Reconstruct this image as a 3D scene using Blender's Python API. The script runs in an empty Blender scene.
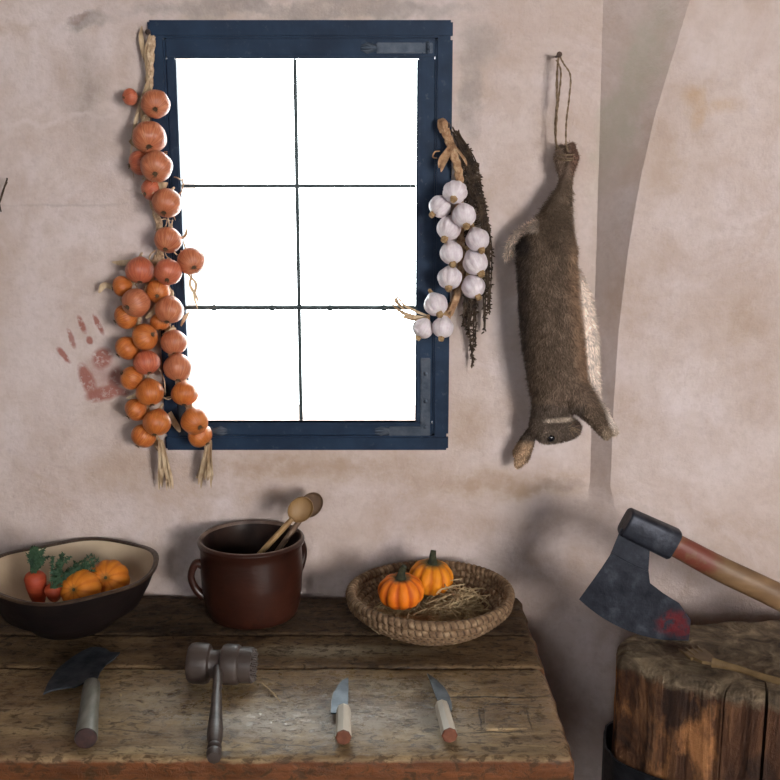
import bpy, bmesh, math, random
from mathutils import Vector, Matrix, Quaternion, noise
from mathutils.bvhtree import BVHTree
R = math.radians
PI = math.pi
rnd = random.Random(7)
SC = bpy.context.scene
COL = SC.collection

# ------------------------------------------------------------------ camera
CAM = Vector((0.0, -2.2, 1.65))
PITCH = R(11.8)
F = 1083.0                      # focal length in pixels of the 780 px frame
cam_d = bpy.data.cameras.new('camera')
cam_d.sensor_width = 36.0
cam_d.lens = 36.0 * F / 780.0
cam_d.clip_start = 0.05
cam = bpy.data.objects.new('camera', cam_d)
COL.objects.link(cam)
cam.location = CAM
cam.rotation_euler = (PI / 2 - PITCH, 0, 0)
SC.camera = cam

# ------------------------------------------------------------------ sky, lamps, exposure
world = bpy.data.worlds.new('overcast_sky')
SC.world = world
world.use_nodes = True
bg = world.node_tree.nodes['Background']
bg.inputs[0].default_value = (0.93, 0.97, 1.0, 1)
bg.inputs[1].default_value = 17.0

def area(name, loc, target, sx, sy, power, color, portal=False):
    l = bpy.data.lights.new(name, 'AREA')
    l.shape = 'RECTANGLE'; l.size = sx; l.size_y = sy
    l.energy = power; l.color = color
    o = bpy.data.objects.new(name, l)
    COL.objects.link(o)
    o.location = loc
    d = (Vector(target) - Vector(loc)).normalized()
    o.rotation_euler = d.to_track_quat('-Z', 'Y').to_euler()
    if portal:
        l.cycles.is_portal = True
    return o
area('daylight_of_rear_window', (2.30, -4.60, 1.75), (0.2, 0.0, 1.40), 1.2, 1.1, 142.0, (1.0, 0.925, 0.86))
area('fill_light_rear_left', (-0.8, -4.58, 2.26), (-0.3, 0.0, 1.6), 0.9, 0.55, 12.0, (0.96, 0.94, 1.0))  # added fill lamp that evens out the left part of the wall
area('window_portal', (-0.19, 0.36, 1.46), (-0.19, -1.0, 1.46), 0.8, 1.1, 1.0, (1, 1, 1), portal=True)

SC.view_settings.view_transform = 'Standard'
SC.view_settings.look = 'None'
SC.view_settings.gamma = 1.0
SC.view_settings.use_curve_mapping = False
SC.view_settings.exposure = 0.0

# ------------------------------------------------------------------ pixel helpers: where a ray of the photo meets a wall plane or a table plane
cp, sp = math.cos(PITCH), math.sin(PITCH)
def ray(px, py):
    xr = (px - 390.0) / F; yr = (390.0 - py) / F
    return Vector((xr, cp + yr * sp, -sp + yr * cp))
def onY(px, py, Y=0.0):
    d = ray(px, py)
    return CAM + d * ((Y - CAM.y) / d.y)
def onZ(px, py, Z):
    d = ray(px, py)
    return CAM + d * ((Z - CAM.z) / d.z)
def proj(p):
    v = Vector(p) - CAM
    z = v.y * cp - v.z * sp
    u = v.y * sp + v.z * cp
    return 390 + F * v.x / z, 390 - F * u / z
def mpp(p):                     # metres per pixel at a point
    v = Vector(p) - CAM
    return (v.y * cp - v.z * sp) / F

def lerp(a, b, t): return a + (b - a) * t
def smooth(a, b, x):
    t = max(0.0, min(1.0, (x - a) / (b - a)))
    return t * t * (3 - 2 * t)
def interp(tab, x):
    if x <= tab[0][0]: return tab[0][1]
    for (a, va), (b, vb) in zip(tab, tab[1:]):
        if x <= b: return lerp(va, vb, (x - a) / (b - a))
    return tab[-1][1]
def catmull(pts, k=6):
    pts = [Vector(p) for p in pts]
    P = [pts[0] * 2 - pts[1]] + pts + [pts[-1] * 2 - pts[-2]]
    out = []
    for i in range(1, len(P) - 2):
        a, b, c, d = P[i - 1:i + 3]
        for j in range(k):
            t = j / k
            out.append(0.5 * ((2 * b) + (c - a) * t + (2 * a - 5 * b + 4 * c - d) * t * t + (3 * b - a - 3 * c + d) * t ** 3))
    out.append(pts[-1])
    return out

# ------------------------------------------------------------------ materials
class NT:
    def __init__(s, name):
        s.m = bpy.data.materials.new(name)
        s.m.use_nodes = True
        s.t = s.m.node_tree
        s.b = s.t.nodes['Principled BSDF']
    def n(s, typ, **kw):
        nd = s.t.nodes.new(typ)
        for k, v in kw.items(): setattr(nd, k, v)
        return nd
    def l(s, a, b): s.t.links.new(a, b)
    def coord(s, out='Object', scale=(1, 1, 1), loc=(0, 0, 0)):
        tc = s.n('ShaderNodeTexCoord')
        if tuple(scale) == (1, 1, 1) and tuple(loc) == (0, 0, 0): return tc.outputs[out]
        mp = s.n('ShaderNodeMapping')
        mp.inputs['Scale'].default_value = scale
        mp.inputs['Location'].default_value = loc
        s.l(tc.outputs[out], mp.inputs['Vector'])
        return mp.outputs[0]
    def noise(s, vec, scale, detail=4, rough=0.55, dist=0.0, out=0):
        nd = s.n('ShaderNodeTexNoise')
        nd.inputs['Scale'].default_value = scale
        nd.inputs['Detail'].default_value = detail
        nd.inputs['Roughness'].default_value = rough
        nd.inputs['Distortion'].default_value = dist
        s.l(vec, nd.inputs['Vector'])
        return nd.outputs[out]
    def ramp(s, fac, stops):
        r = s.n('ShaderNodeValToRGB')
        e = r.color_ramp.elements
        while len(e) < len(stops): e.new(0.5)
        for x, (p, c) in zip(e, stops):
            x.position = p
            x.color = tuple(c) + (1,) if len(c) == 3 else c
        s.l(fac, r.inputs[0])
        return r.outputs[0]
    def maprange(s, v, a, b, c=0.0, d=1.0):
        r = s.n('ShaderNodeMapRange')
        for i, x in zip((1, 2, 3, 4), (a, b, c, d)): r.inputs[i].default_value = x
        s.l(v, r.inputs[0])
        return r.outputs[0]
    def math(s, op, a, b=None):
        m = s.n('ShaderNodeMath', operation=op)
        for i, x in enumerate((a, b)):
            if x is None: continue
            if isinstance(x, (int, float)): m.inputs[i].default_value = x
            else: s.l(x, m.inputs[i])
        return m.outputs[0]
    def mix(s, fac, a, b, blend='MIX'):
        m = s.n('ShaderNodeMix', data_type='RGBA', blend_type=blend)
        m.clamp_factor = True
        for sock, x in ((m.inputs[0], fac), (m.inputs[6], a), (m.inputs[7], b)):
            if isinstance(x, (int, float)): sock.default_value = x
            elif isinstance(x, tuple): sock.default_value = x + (1,) if len(x) == 3 else x
            else: s.l(x, sock)
        return m.outputs[2]
    def bump(s, h, strength=0.3, dist=0.01, prev=None):
        b = s.n('ShaderNodeBump')
        b.inputs['Strength'].default_value = strength
        b.inputs['Distance'].default_value = dist
        s.l(h, b.inputs['Height'])
        if prev is not None: s.l(prev, b.inputs['Normal'])
        return b.outputs[0]
    def stain(s, vec, col, plane, cx, cy, rx, ry, ang, color, strength, soft=0.6, breakup=None):
        """An irregular patch of dirt, wear, paint, or painted shade and glare at a place of its own on the surface."""
        mp = s.n('ShaderNodeMapping', vector_type='TEXTURE')
        if plane == 'xz':
            mp.inputs['Location'].default_value = (cx, 0, cy); mp.inputs['Rotation'].default_value = (0, -R(ang), 0); mp.inputs['Scale'].default_value = (rx, 1e4, ry)
        else:
            mp.inputs['Location'].default_value = (cx, cy, 0); mp.inputs['Rotation'].default_value = (0, 0, R(ang)); mp.inputs['Scale'].default_value = (rx, ry, 1e4)
        s.l(vec, mp.inputs['Vector'])
        ln = s.n('ShaderNodeVectorMath', operation='LENGTH')
        s.l(mp.outputs[0], ln.inputs[0])
        f = s.maprange(ln.outputs['Value'], 1.0, 1.0 - soft, 0.0, strength)
        if breakup is not None: f = s.math('MULTIPLY', f, breakup)
        return s.mix(f, col, color)
    def done(s, color=None, rough=None, normal=None, metal=None, spec=None):
        for sock, x in (('Base Color', color), ('Roughness', rough), ('Metallic', metal), ('Specular IOR Level', spec)):
            if x is None: continue
            if isinstance(x, tuple): s.b.inputs[sock].default_value = x + (1,)
            elif isinstance(x, (int, float)): s.b.inputs[sock].default_value = x
            else: s.l(x, s.b.inputs[sock])
        if normal is not None: s.l(normal, s.b.inputs['Normal'])
        return s.m

def simple(name, c1, c2, scale=20, rough=0.6, bump=0.3, dist=0.004, stretch=(1, 1, 1), metal=0.0, spec=0.4, lo=0.35, hi=0.65, detail=5):
    t = NT(name)
    v = t.coord('Object', stretch)
    f = t.noise(v, scale, detail)
    c = t.ramp(f, [(lo, c1), (hi, c2)])
    f2 = t.noise(v, scale * 3.1, 4)
    return t.done(c, rough, t.bump(f2, bump, dist), metal, spec)

# ------------------------------------------------------------------ mesh builder
class MB:
    def __init__(s): s.v = []; s.f = []; s.m = []; s.c = None
    def add(s, verts, faces, mi=0):
        o = len(s.v)
        s.v += [tuple(p) for p in verts]
        s.f += [tuple(i + o for i in f) for f in faces]
        s.m += [mi] * len(faces)
        return o
    def box(s, c, d, rot=None, mi=0):
        c = Vector(c); vs = []
        for z in (-1, 1):
            for y in (-1, 1):
                for x in (-1, 1):
                    p = Vector((x * d[0] / 2, y * d[1] / 2, z * d[2] / 2))
                    if rot is not None: p = rot @ p
                    vs.append(c + p)
        s.add(vs, [(0, 2, 3, 1), (4, 5, 7, 6), (0, 1, 5, 4), (2, 6, 7, 3), (0, 4, 6, 2), (1, 3, 7, 5)], mi)
    def bbox(s, c, d, b=0.002, rot=None, mi=0):
        """A box with chamfered edges."""
        c = Vector(c); hx, hy, hz = d[0] / 2, d[1] / 2, d[2] / 2
        bm = bmesh.new()
        bmesh.ops.create_cube(bm, size=1)
        for v in bm.verts: v.co = Vector((v.co.x * d[0], v.co.y * d[1], v.co.z * d[2]))
        bmesh.ops.bevel(bm, geom=bm.edges[:], offset=min(b, hx * .9, hy * .9, hz * .9), segments=2, affect='EDGES')
        bm.verts.index_update()
        vs = [c + (rot @ v.co if rot is not None else v.co) for v in bm.verts]
        s.add(vs, [[v.index for v in f.verts] for f in bm.faces], mi)
        bm.free()
    def tube(s, path, rad, n=8, caps=True, flat=None, mi=0, closed=False):
        path = [Vector(p) for p in path]
        N = len(path)
        rr = rad if isinstance(rad, (list, tuple)) else [rad] * N
        up = None; rings = []
        vs = []
        for i, p in enumerate(path):
            if closed: t = (path[(i + 1) % N] - path[i - 1])
            else: t = path[min(i + 1, N - 1)] - path[max(i - 1, 0)]
            if t.length < 1e-9: t = Vector((0, 0, 1))
            t.normalize()
            if up is None:
                up = Vector((0, 1, 0)) if abs(t.y) < 0.9 else Vector((1, 0, 0))
            up = (up - t * up.dot(t))
            if up.length < 1e-6: up = t.orthogonal()
            up.normalize()
            side = t.cross(up)
            k = flat if flat else 1.0
            for j in range(n):
                a = 2 * PI * j / n
                vs.append(p + side * (math.cos(a) * rr[i]) + up * (math.sin(a) * rr[i] * k))
        fs = []
        M = N if closed else N - 1
        for i in range(M):
            for j in range(n):
                a = i * n + j; b = i * n + (j + 1) % n
                c = ((i + 1) % N) * n + (j + 1) % n; d = ((i + 1) % N) * n + j
                fs.append((a, b, c, d))
        if caps and not closed:
            fs.append(tuple(range(n - 1, -1, -1)))
            fs.append(tuple((N - 1) * n + j for j in range(n)))
        s.add(vs, fs, mi)
    def lathe(s, prof, n=32, mat=None, mod=None, mi=0, caps=True):
        """Revolve (r, z) points about local Z; mod(angle, r, z) -> (r, z); mat places it."""
        vs = []; fs = []
        for (r, z) in prof:
            for j in range(n):
                a = 2 * PI * j / n
                r2, z2 = (r, z) if mod is None else mod(a, r, z)
                p = Vector((r2 * math.cos(a), r2 * math.sin(a), z2))
                vs.append(mat @ p if mat is not None else p)
        for i in range(len(prof) - 1):
            for j in range(n):
                fs.append((i * n + j, i * n + (j + 1) % n, (i + 1) * n + (j + 1) % n, (i + 1) * n + j))
        if caps and prof[0][0] > 1e-6: fs.append(tuple(range(n - 1, -1, -1)))
        if caps and prof[-1][0] > 1e-6: fs.append(tuple((len(prof) - 1) * n + j for j in range(n)))
        s.add(vs, fs, mi)
    def prism(s, pts, axis, mi=0):
        """A closed outline (3-D points) thickened by the vector axis."""
        n = len(pts); a = Vector(axis)
        vs = [Vector(p) for p in pts] + [Vector(p) + a for p in pts]
        fs = [tuple(range(n)), tuple(range(2 * n - 1, n - 1, -1))]
        fs += [(i, i + n, (i + 1) % n + n, (i + 1) % n) for i in range(n)]
        s.add(vs, fs, mi)
    def build(s, name, mats, parent=None, loc=None, local=False, smooth=True, angle=40, fix=True):
        if not isinstance(mats, (list, tuple)): mats = [mats]
        org = Vector((0, 0, 0))
        if loc is not None: org = Vector(loc)
        elif parent is not None and not local: org = world_loc(parent)
        me = bpy.data.meshes.new(name)
        me.from_pydata([tuple(Vector(p) - org) for p in s.v], [], s.f)
        for m in mats: me.materials.append(m)
        me.polygons.foreach_set('material_index', s.m)
        if fix:
            bm = bmesh.new(); bm.from_mesh(me)
            bmesh.ops.remove_doubles(bm, verts=bm.verts[:], dist=1e-6)
            bmesh.ops.recalc_face_normals(bm, faces=bm.faces[:])
            if smooth:
                for f in bm.faces: f.smooth = True
                for e in bm.edges:
                    if len(e.link_faces) == 2 and e.calc_face_angle(0) > R(angle): e.smooth = False
            bm.to_mesh(me); bm.free()
        me.update()
        o = bpy.data.objects.new(name, me)
        COL.objects.link(o)
        if parent is not None: o.parent = parent
        elif loc is not None: o.location = org
        return o

def world_loc(o):
    p = Vector((0, 0, 0))
    while o is not None:
        p += o.location; o = o.parent
    return p
def tag(o, label=None, cat=None, group=None, kind=None):
    for k, v in (('label', label), ('category', cat), ('group', group), ('kind', kind)):
        if v: o[k] = v
    return o
def thing(name, label, cat, loc, group=None):
    o = bpy.data.objects.new(name, None)
    o.empty_display_size = 0.05
    COL.objects.link(o); o.location = loc
    return tag(o, label, cat, group)
def dup(root, label, group=None):
    r = root.copy(); COL.objects.link(r)
    r['label'] = label
    if group: r['group'] = group
    for ch in list(root.children):
        c = ch.copy(); COL.objects.link(c); c.parent = r
        for g in list(ch.children):
            d = g.copy(); COL.objects.link(d); d.parent = c
    return r
def axis_mat(origin, zdir, roll=0.0):
    q = Vector(zdir).normalized().to_track_quat('Z', 'Y')
    return Matrix.Translation(origin) @ q.to_matrix().to_4x4() @ Matrix.Rotation(roll, 4, 'Z')
def nz(p, s): return noise.noise(Vector(p) * s)

# =================================================================== THE ROOM
TZ = 0.75                                   # table top height
# window outline on the wall plane
WY = -0.008
w_l = onY(147, 20, WY).x; w_r = onY(453, 20, WY).x
w_t = onY(300, 20, WY).z; w_b = onY(300, 450, WY).z
hx0, hx1, hz0, hz1 = w_l + 0.02, w_r - 0.02, w_b + 0.02, w_t - 0.02
g_l = onY(176, 58, 0.0).x; g_r = onY(417, 58, 0.0).x
g_t = onY(300, 58, 0.0).z; g_b = onY(300, 422, 0.0).z

def wall_material(name, stains, hue=0.0):
    t = NT(name)
    v = t.coord('Object')
    big = t.noise(v, 2.3, 6, 0.6, 0.6)
    med = t.noise(v, 9.0, 6, 0.65, 0.3)
    fine = t.noise(v, 60.0, 5, 0.6)
    c = t.ramp(big, [(0.3, (0.49, 0.385, 0.335)), (0.5, (0.575, 0.475, 0.435)), (0.7, (0.635, 0.54, 0.515))])
    c = t.mix(t.maprange(med, 0.42, 0.66, 0, 0.75), c, (0.45, 0.34, 0.275))
    c = t.mix(t.maprange(t.noise(v, 4.5, 7, 0.7, 0.8), 0.48, 0.66, 0, 0.5), c, (0.66, 0.575, 0.58))
    c = t.mix(t.maprange(fine, 0.48, 0.75, 0, 0.45), c, (0.43, 0.345, 0.31))
    dn = t.noise(v, 14.0, 5, 0.6, 0.0, 1)
    off = t.n('ShaderNodeVectorMath', operation='SUBTRACT'); off.inputs[1].default_value = (0.5, 0.5, 0.5)
    t.l(dn, off.inputs[0])
    sc = t.n('ShaderNodeVectorMath', operation='SCALE'); sc.inputs['Scale'].default_value = 0.09
    t.l(off.outputs[0], sc.inputs[0])
    wv = t.n('ShaderNodeVectorMath', operation='ADD'); t.l(v, wv.inputs[0]); t.l(sc.outputs[0], wv.inputs[1])
    sc2 = t.n('ShaderNodeVectorMath', operation='SCALE'); sc2.inputs['Scale'].default_value = 0.022
    t.l(off.outputs[0], sc2.inputs[0])
    wv2 = t.n('ShaderNodeVectorMath', operation='ADD'); t.l(v, wv2.inputs[0]); t.l(sc2.outputs[0], wv2.inputs[1])
    brk = t.maprange(t.noise(v, 26.0, 5, 0.7), 0.35, 0.6, 0.45, 1.0)
    brk2 = t.maprange(t.noise(v, 85.0, 4, 0.7), 0.34, 0.48, 0.1, 1.0)
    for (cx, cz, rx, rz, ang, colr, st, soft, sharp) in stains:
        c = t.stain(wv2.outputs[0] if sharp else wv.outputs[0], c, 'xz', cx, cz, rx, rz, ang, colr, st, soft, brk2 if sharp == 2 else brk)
    h = t.mix(0.5, t.noise(v, 7.0, 4), t.noise(v, 34.0, 6, 0.65))
    nb = t.bump(h, 0.55, 0.012)
    nb = t.bump(t.noise(v, 220.0, 3), 0.25, 0.002, nb)
    return t.done(c, 0.92, nb, 0.0, 0.15)

def px_tint(px, py, rx, rz, ang, col, st, soft=0.7, sharp=0, Y=0.0):
    p = onY(px, py, Y)
    k = mpp(p)
    return (p.x, p.z, rx * k, rz * k, ang, col, st, soft, sharp)
GREY = (0.32, 0.275, 0.25); TAN = (0.39, 0.275, 0.19); BLOOD = (0.33, 0.135, 0.11); OCH = (0.46, 0.30, 0.16); PALE = (0.70, 0.61, 0.60)
back_stains_and_shade = [
    px_tint(90, 22, 34, 12, 10, GREY, 0.9, 0.5), px_tint(88, 95, 30, 70, 6, (0.34, 0.275, 0.235), 0.85, 0.9),
    px_tint(75, 17, 14, 6, 0, (0.30, 0.22, 0.19), 0.8, 0.5),
    px_tint(60, 120, 90, 6, 2, PALE, 0.4), px_tint(60, 205, 110, 2, 0, GREY, 0.35, 0.9, 1),
    px_tint(300, 8, 200, 12, 0, GREY, 0.75, 0.4), px_tint(470, 95, 15, 60, 0, GREY, 0.7, 0.5), px_tint(480, 45, 28, 30, 20, GREY, 0.55, 0.6),
    px_tint(462, 250, 12, 110, 0, GREY, 0.4, 0.6), px_tint(300, 468, 190, 22, 0, TAN, 0.75, 0.7),
    px_tint(470, 430, 30, 40, 10, TAN, 0.5), px_tint(500, 484, 120, 20, 0, TAN, 0.8, 0.7), px_tint(560, 486, 40, 7, 0, (0.28, 0.22, 0.19), 0.55, 0.8),  # tan band, with a darker line along the ledge
    px_tint(430, 520, 160, 22, 4, TAN, 0.35), px_tint(250, 495, 170, 16, -2, TAN, 0.45), px_tint(120, 470, 70, 30, 20, TAN, 0.4),
    px_tint(520, 505, 50, 18, 0, PALE, 0.4), px_tint(560, 430, 40, 40, 0, PALE, 0.35), px_tint(500, 330, 20, 70, 0, PALE, 0.35),
    px_tint(40, 380, 60, 80, 0, PALE, 0.35), px_tint(10, 30, 40, 10, 10, TAN, 0.4),
    # the red hand print
    px_tint(63, 356, 3.6, 12, 32, BLOOD, 0.95, 0.4, 2), px_tint(71, 339, 3.8, 12, 17, BLOOD, 0.8, 0.4, 2), px_tint(82, 325, 3.6, 12, 18, BLOOD, 0.95, 0.4, 2),
    px_tint(89, 341, 4.2, 4.2, 0, BLOOD, 0.95, 0.4, 2), px_tint(98, 324, 3.8, 14, 22, BLOOD, 0.95, 0.4, 2), px_tint(102, 358, 12, 14, -20, BLOOD, 0.95, 0.4, 2),
    px_tint(87, 380, 9, 19, 22, BLOOD, 0.95, 0.4, 2), px_tint(102, 394, 20, 9, 10, BLOOD, 0.95, 0.4, 2), px_tint(115, 380, 9, 18, -30, BLOOD, 0.85, 0.5, 2),
    px_tint(119, 391, 16, 6, -12, BLOOD, 0.9, 0.5, 2), px_tint(101, 378, 24, 27, 0, BLOOD, 0.45, 0.4, 1),
    # right hand part of the wall
    px_tint(712, 90, 18, 14, 0, OCH, 0.55, 0.7, 1, -.2), px_tint(716, 110, 10, 22, -8, OCH, 0.6, 0.7, 1, -.2), px_tint(742, 103, 30, 10, 6, OCH, 0.45, 0.7, 1, -.2),
    px_tint(762, 330, 30, 34, 20, TAN, 0.5, 0.7, 0, -.2), px_tint(690, 170, 50, 60, 20, TAN, 0.35, 0.8, 0, -.2), px_tint(650, 300, 30, 100, 0, TAN, 0.3, 0.8, 0, -.2),
    px_tint(640, 90, 24, 120, -16, (0.43, 0.39, 0.31), 0.75, 0.5, 0, -.12), px_tint(610, 250, 16, 160, -4, (0.44, 0.36, 0.31), 0.5, 0.5, 0, -.1),  # shade of the splayed strip, turned from the light, put into the colour
    px_tint(700, 440, 40, 50, 0, PALE, 0.35, 0.8, 0, -.2), px_tint(655, 430, 40, 50, 0, TAN, 0.45, 0.8, 0, -.2), px_tint(720, 480, 90, 30, 0, PALE, 0.3, 0.8, 0, -.2), px_tint(735, 30, 60, 40, 0, PALE, 0.35, 0.8, 0, -.2),
]
M_wall = wall_material('limewashed_plaster', back_stains_and_shade)
M_room = wall_material('limewashed_plaster_plain', [])

z_led = onY(540, 487, 0).z
edge_tab = [(690, 0), (672, 60), (655, 115), (640, 180), (628, 250), (619, 330), (614, 400), (611, 470)]
def edge_at(z):
    """x and depth of the arris where the thick right hand part of the wall begins."""
    d = lerp(0.038, 0.088, smooth(1.0, 2.05, z))
    best = None
    pts = [onY(px, py, -d) for px, py in edge_tab]
    pts.reverse()
    tab = [(p.z, p.x) for p in pts]
    if z > tab[-1][0]:
        (z0, x0), (z1, x1) = tab[-2], tab[-1]
        return x1 + (x1 - x0) / (z1 - z0) * (z - z1) * 1.15, d
    return interp(tab, z), d
xc_top, xc_bot = onY(603, 0, 0), onY(590, 480, 0)
def corner_x(z): return interp([(xc_bot.z, xc_bot.x), (xc_top.z, xc_top.x)], z)

def build_back_wall():
    XL, XR, ZT = -1.12, 3.12, 2.62
    zs = []
    def fill(a, b, step):
        n = max(1, int(round((b - a) / step)))
        return [a + (b - a) * i / n for i in range(n)]
    zs = fill(0, hz0, 0.03) + fill(hz0, hz1, 0.03) + fill(hz1, ZT, 0.03) + [ZT]
    ua = fill(XL, hx0, 0.03); ub = fill(hx0, hx1, 0.03); nC, nS, nR = 12, 8, 76
    mb = MB(); rows = []
    for z in zs:
        row = []
        low = 1 - smooth(z_led - 0.10, z_led + 0.01, z)     # below the niche the step softens into a ramp
        ledge = 0.016 * (1 - smooth(z_led - 0.012, z_led + 0.006, z))
        xc = corner_x(z) - 0.05 * low
        xe, d = edge_at(z)
        xe += 0.05 * low
        xs = ua + ub + [lerp(hx1, xc, i / nC) for i in range(nC)] + [lerp(xc, xe, i / nS) for i in range(nS)] + [lerp(xe, XR, i / nR) for i in range(nR + 1)]
        for i, x in enumerate(xs):
            led = ledge * smooth(hx1 + 0.03, hx1 + 0.17, x)
            wob = 0.005 * nz((x, 0, z), 2.1) + 0.0025 * nz((x, 3, z), 7.0)
            if x < xc: y = 0
            elif x < xe:
                t = (x - xc) / (xe - xc)
                y = -d * lerp(t, smooth(0, 1, t), low)
            else: y = -d - 0.10 * (x - xe)
            near = smooth(0.0, 0.06, max(hx0 - x, x - hx1, hz0 - z, z - hz1))
            row.append(Vector((x, y - led + wob * near, z)))
        rows.append(row)
    nx = len(rows[0])
    i0, i1 = len(ua), len(ua) + len(ub)
    sharp_cols = {i1 + nC, i1 + nC + nS}
    k0 = zs.index(hz0); k1 = zs.index(hz1)
    vs = [p for r in rows for p in r]; fs = []
    for k in range(len(zs) - 1):
        for i in range(nx - 1):
            if i0 <= i < i1 and k0 <= k < k1: continue
            fs.append((k * nx + i, k * nx + i + 1, (k + 1) * nx + i + 1, (k + 1) * nx + i))
    mb.add(vs, fs)
    D = 0.34                                                 # masonry reveal outside the frame
    c = [(hx0, hz0), (hx1, hz0), (hx1, hz1), (hx0, hz1)]
    for a in range(4):
        (xa, za), (xb, zb) = c[a], c[(a + 1) % 4]
        mb.add([(xa, 0.03, za), (xb, 0.03, zb), (xb, D, zb), (xa, D, za)], [(0, 1, 2, 3)])
    me = bpy.data.meshes.new('wall_back')
    me.from_pydata(mb.v, [], mb.f)
    me.materials.append(M_wall)
    bm = bmesh.new(); bm.from_mesh(me); bm.verts.ensure_lookup_table()
    for f in bm.faces: f.smooth = True
    for e in bm.edges:
        a, b = e.verts[0].index, e.verts[1].index
        if a < len(vs) and b < len(vs) and a % nx == b % nx and (a % nx) in sharp_cols and vs[a].z > z_led - 0.02: e.smooth = False
    bm.to_mesh(me); bm.free()
    o = bpy.data.objects.new('wall_back', me); COL.objects.link(o)
    return tag(o, kind='structure')
wall_back = build_back_wall()

def slab(name, c, d, m):
    b = MB(); b.box(c, d); return tag(b.build(name, m, smooth=False), kind='structure')
M_floor = simple('stone_floor', (0.022, 0.018, 0.016), (0.045, 0.037, 0.032), 6, 0.8, 0.4)
slab('floor', (1.0, -2.2, -0.05), (4.5, 5.0, 0.1), M_floor)
M_dim = simple('dark_plaster', (0.05, 0.042, 0.04), (0.09, 0.078, 0.07), 5, 0.9, 0.4)  # kept dark so the unseen walls and ceiling bounce little light
slab('ceiling', (1.0, -2.2, 2.67), (4.5, 5.0, 0.1), M_dim)
slab('wall_left', (-1.17, -2.2, 1.31), (0.1, 5.0, 2.62), M_dim)
slab('wall_right', (3.17, -2.2, 1.31), (0.1, 5.0, 2.62), M_dim)
b = MB()                                                    # rear wall with its window opening and an added opening for the fill lamp
for (x0, x1, z0, z1) in ((-1.22, -1.3, 0, 2.62), (-0.3, 1.65, 0, 2.62), (2.95, 3.22, 0, 2.62), (-1.3, -0.3, 0, 1.95), (-1.3, -0.3, 2.58, 2.62), (1.65, 2.95, 0, 1.15), (1.65, 2.95, 2.35, 2.62)):
    b.box(((x0 + x1) / 2, -4.7, (z0 + z1) / 2), (abs(x1 - x0), 0.1, z1 - z0))
tag(b.build('wall_front', M_dim, smooth=False), kind='structure')

# ------------------------------------------------------------------ window
t = NT('navy_frame_paint')
v = t.coord('Object')
c = t.ramp(t.noise(v, 18, 5), [(0.35, (0.007, 0.018, 0.042)), (0.65, (0.013, 0.031, 0.066))])
c = t.mix(t.maprange(t.noise(v, 70, 5, 0.7), 0.60, 0.72, 0, 0.5), c, (0.07, 0.09, 0.11))
M_navy = t.done(c, 0.55, t.bump(t.noise(t.coord('Object', (1, 1, 0.25)), 60, 4), 0.3, 0.003), 0, 0.2)
M_lead = simple('lead_came', (0.03, 0.045, 0.05), (0.07, 0.085, 0.09), 40, 0.5, 0.3, 0.002, metal=0.4)
M_iron = simple('painted_iron', (0.03, 0.045, 0.07), (0.07, 0.085, 0.11), 50, 0.45, 0.4, 0.002, metal=0.3)
t = NT('window_glass')
gl = t.n('ShaderNodeBsdfGlossy'); gl.inputs['Roughness'].default_value = 0.02
tr = t.n('ShaderNodeBsdfTransparent'); tr.inputs[0].default_value = (0.95, 0.975, 0.965, 1)
fr = t.n('ShaderNodeFresnel'); fr.inputs[0].default_value = 1.45
mx = t.n('ShaderNodeMixShader')
t.l(fr.outputs[0], mx.inputs[0]); t.l(tr.outputs[0], mx.inputs[1]); t.l(gl.outputs[0], mx.inputs[2])
t.l(mx.outputs[0], t.t.nodes['Material Output'].inputs['Surface'])
M_glass = t.m

win = bpy.data.objects.new('window_1', None); COL.objects.link(win)
win.location = ((w_l + w_r) / 2, 0, w_b)
tag(win, kind='structure')
def frame_ring(name, x0, x1, z0, z1, wl, wr, wb, wt, y0, y1, m, bev=0.004):
    b = MB()
    yc, dy = (y0 + y1) / 2, y1 - y0
    b.bbox(((x0 + x1) / 2, yc, z1 - wt / 2), (x1 - x0, dy, wt), bev)
    b.bbox(((x0 + x1) / 2, yc, z0 + wb / 2), (x1 - x0, dy, wb), bev)
    b.bbox((x0 + wl / 2, yc, (z0 + wb + z1 - wt) / 2), (wl, dy, z1 - z0 - wt - wb), bev)
    b.bbox((x1 - wr / 2, yc, (z0 + wb + z1 - wt) / 2), (wr, dy, z1 - z0 - wt - wb), bev)
    return b.build(name, m, win)
k0 = mpp((w_l, 0, w_t))
cas = 17 * k0
frame_ring('casing', w_l, w_r, w_b, w_t, cas, cas, cas * 0.95, cas, -0.012, 0.07, M_navy)
sx0, sx1, sz0, sz1 = w_l + cas - 0.001, w_r - cas + 0.001, w_b + cas * 0.95 - 0.001, w_t - cas + 0.001
frame_ring('sash', sx0, sx1, sz0, sz1, g_l - sx0, sx1 - g_r, g_b - sz0, sz1 - g_t, -0.006, 0.018, M_navy, 0.003)
yg = 0.012
vx = onY(298, 240, yg).x
zh = [onY(300, 186, yg).z, onY(300, 307, yg).z]
b = MB(); b.bbox((vx, yg, (g_b + g_t) / 2), (0.0075, 0.010, g_t - g_b), 0.002); b.build('glazing_bar', M_lead, win)
for z in zh:
    b = MB(); b.bbox(((g_l + g_r) / 2, yg, z), (g_r - g_l, 0.009, 0.0075), 0.002)
    o = b.build('glazing_bar', M_lead, win)
b = MB()
b.tube([(g_l - 0.004, yg - 0.012, zh[1]), (g_r + 0.004, yg - 0.012, zh[1])], 0.0038, 10)
for px in (214, 272, 330, 384):
    p = onY(px, 307, yg - 0.012)
    b.lathe([(0.0, -0.007), (0.005, -0.0055), (0.0068, 0), (0.005, 0.0055), (0.0, 0.007)], 12, axis_mat(Vector((p.x, yg - 0.012, zh[1])), (1, 0, 0)))
b.build('saddle_bar', M_lead, win)
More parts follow.
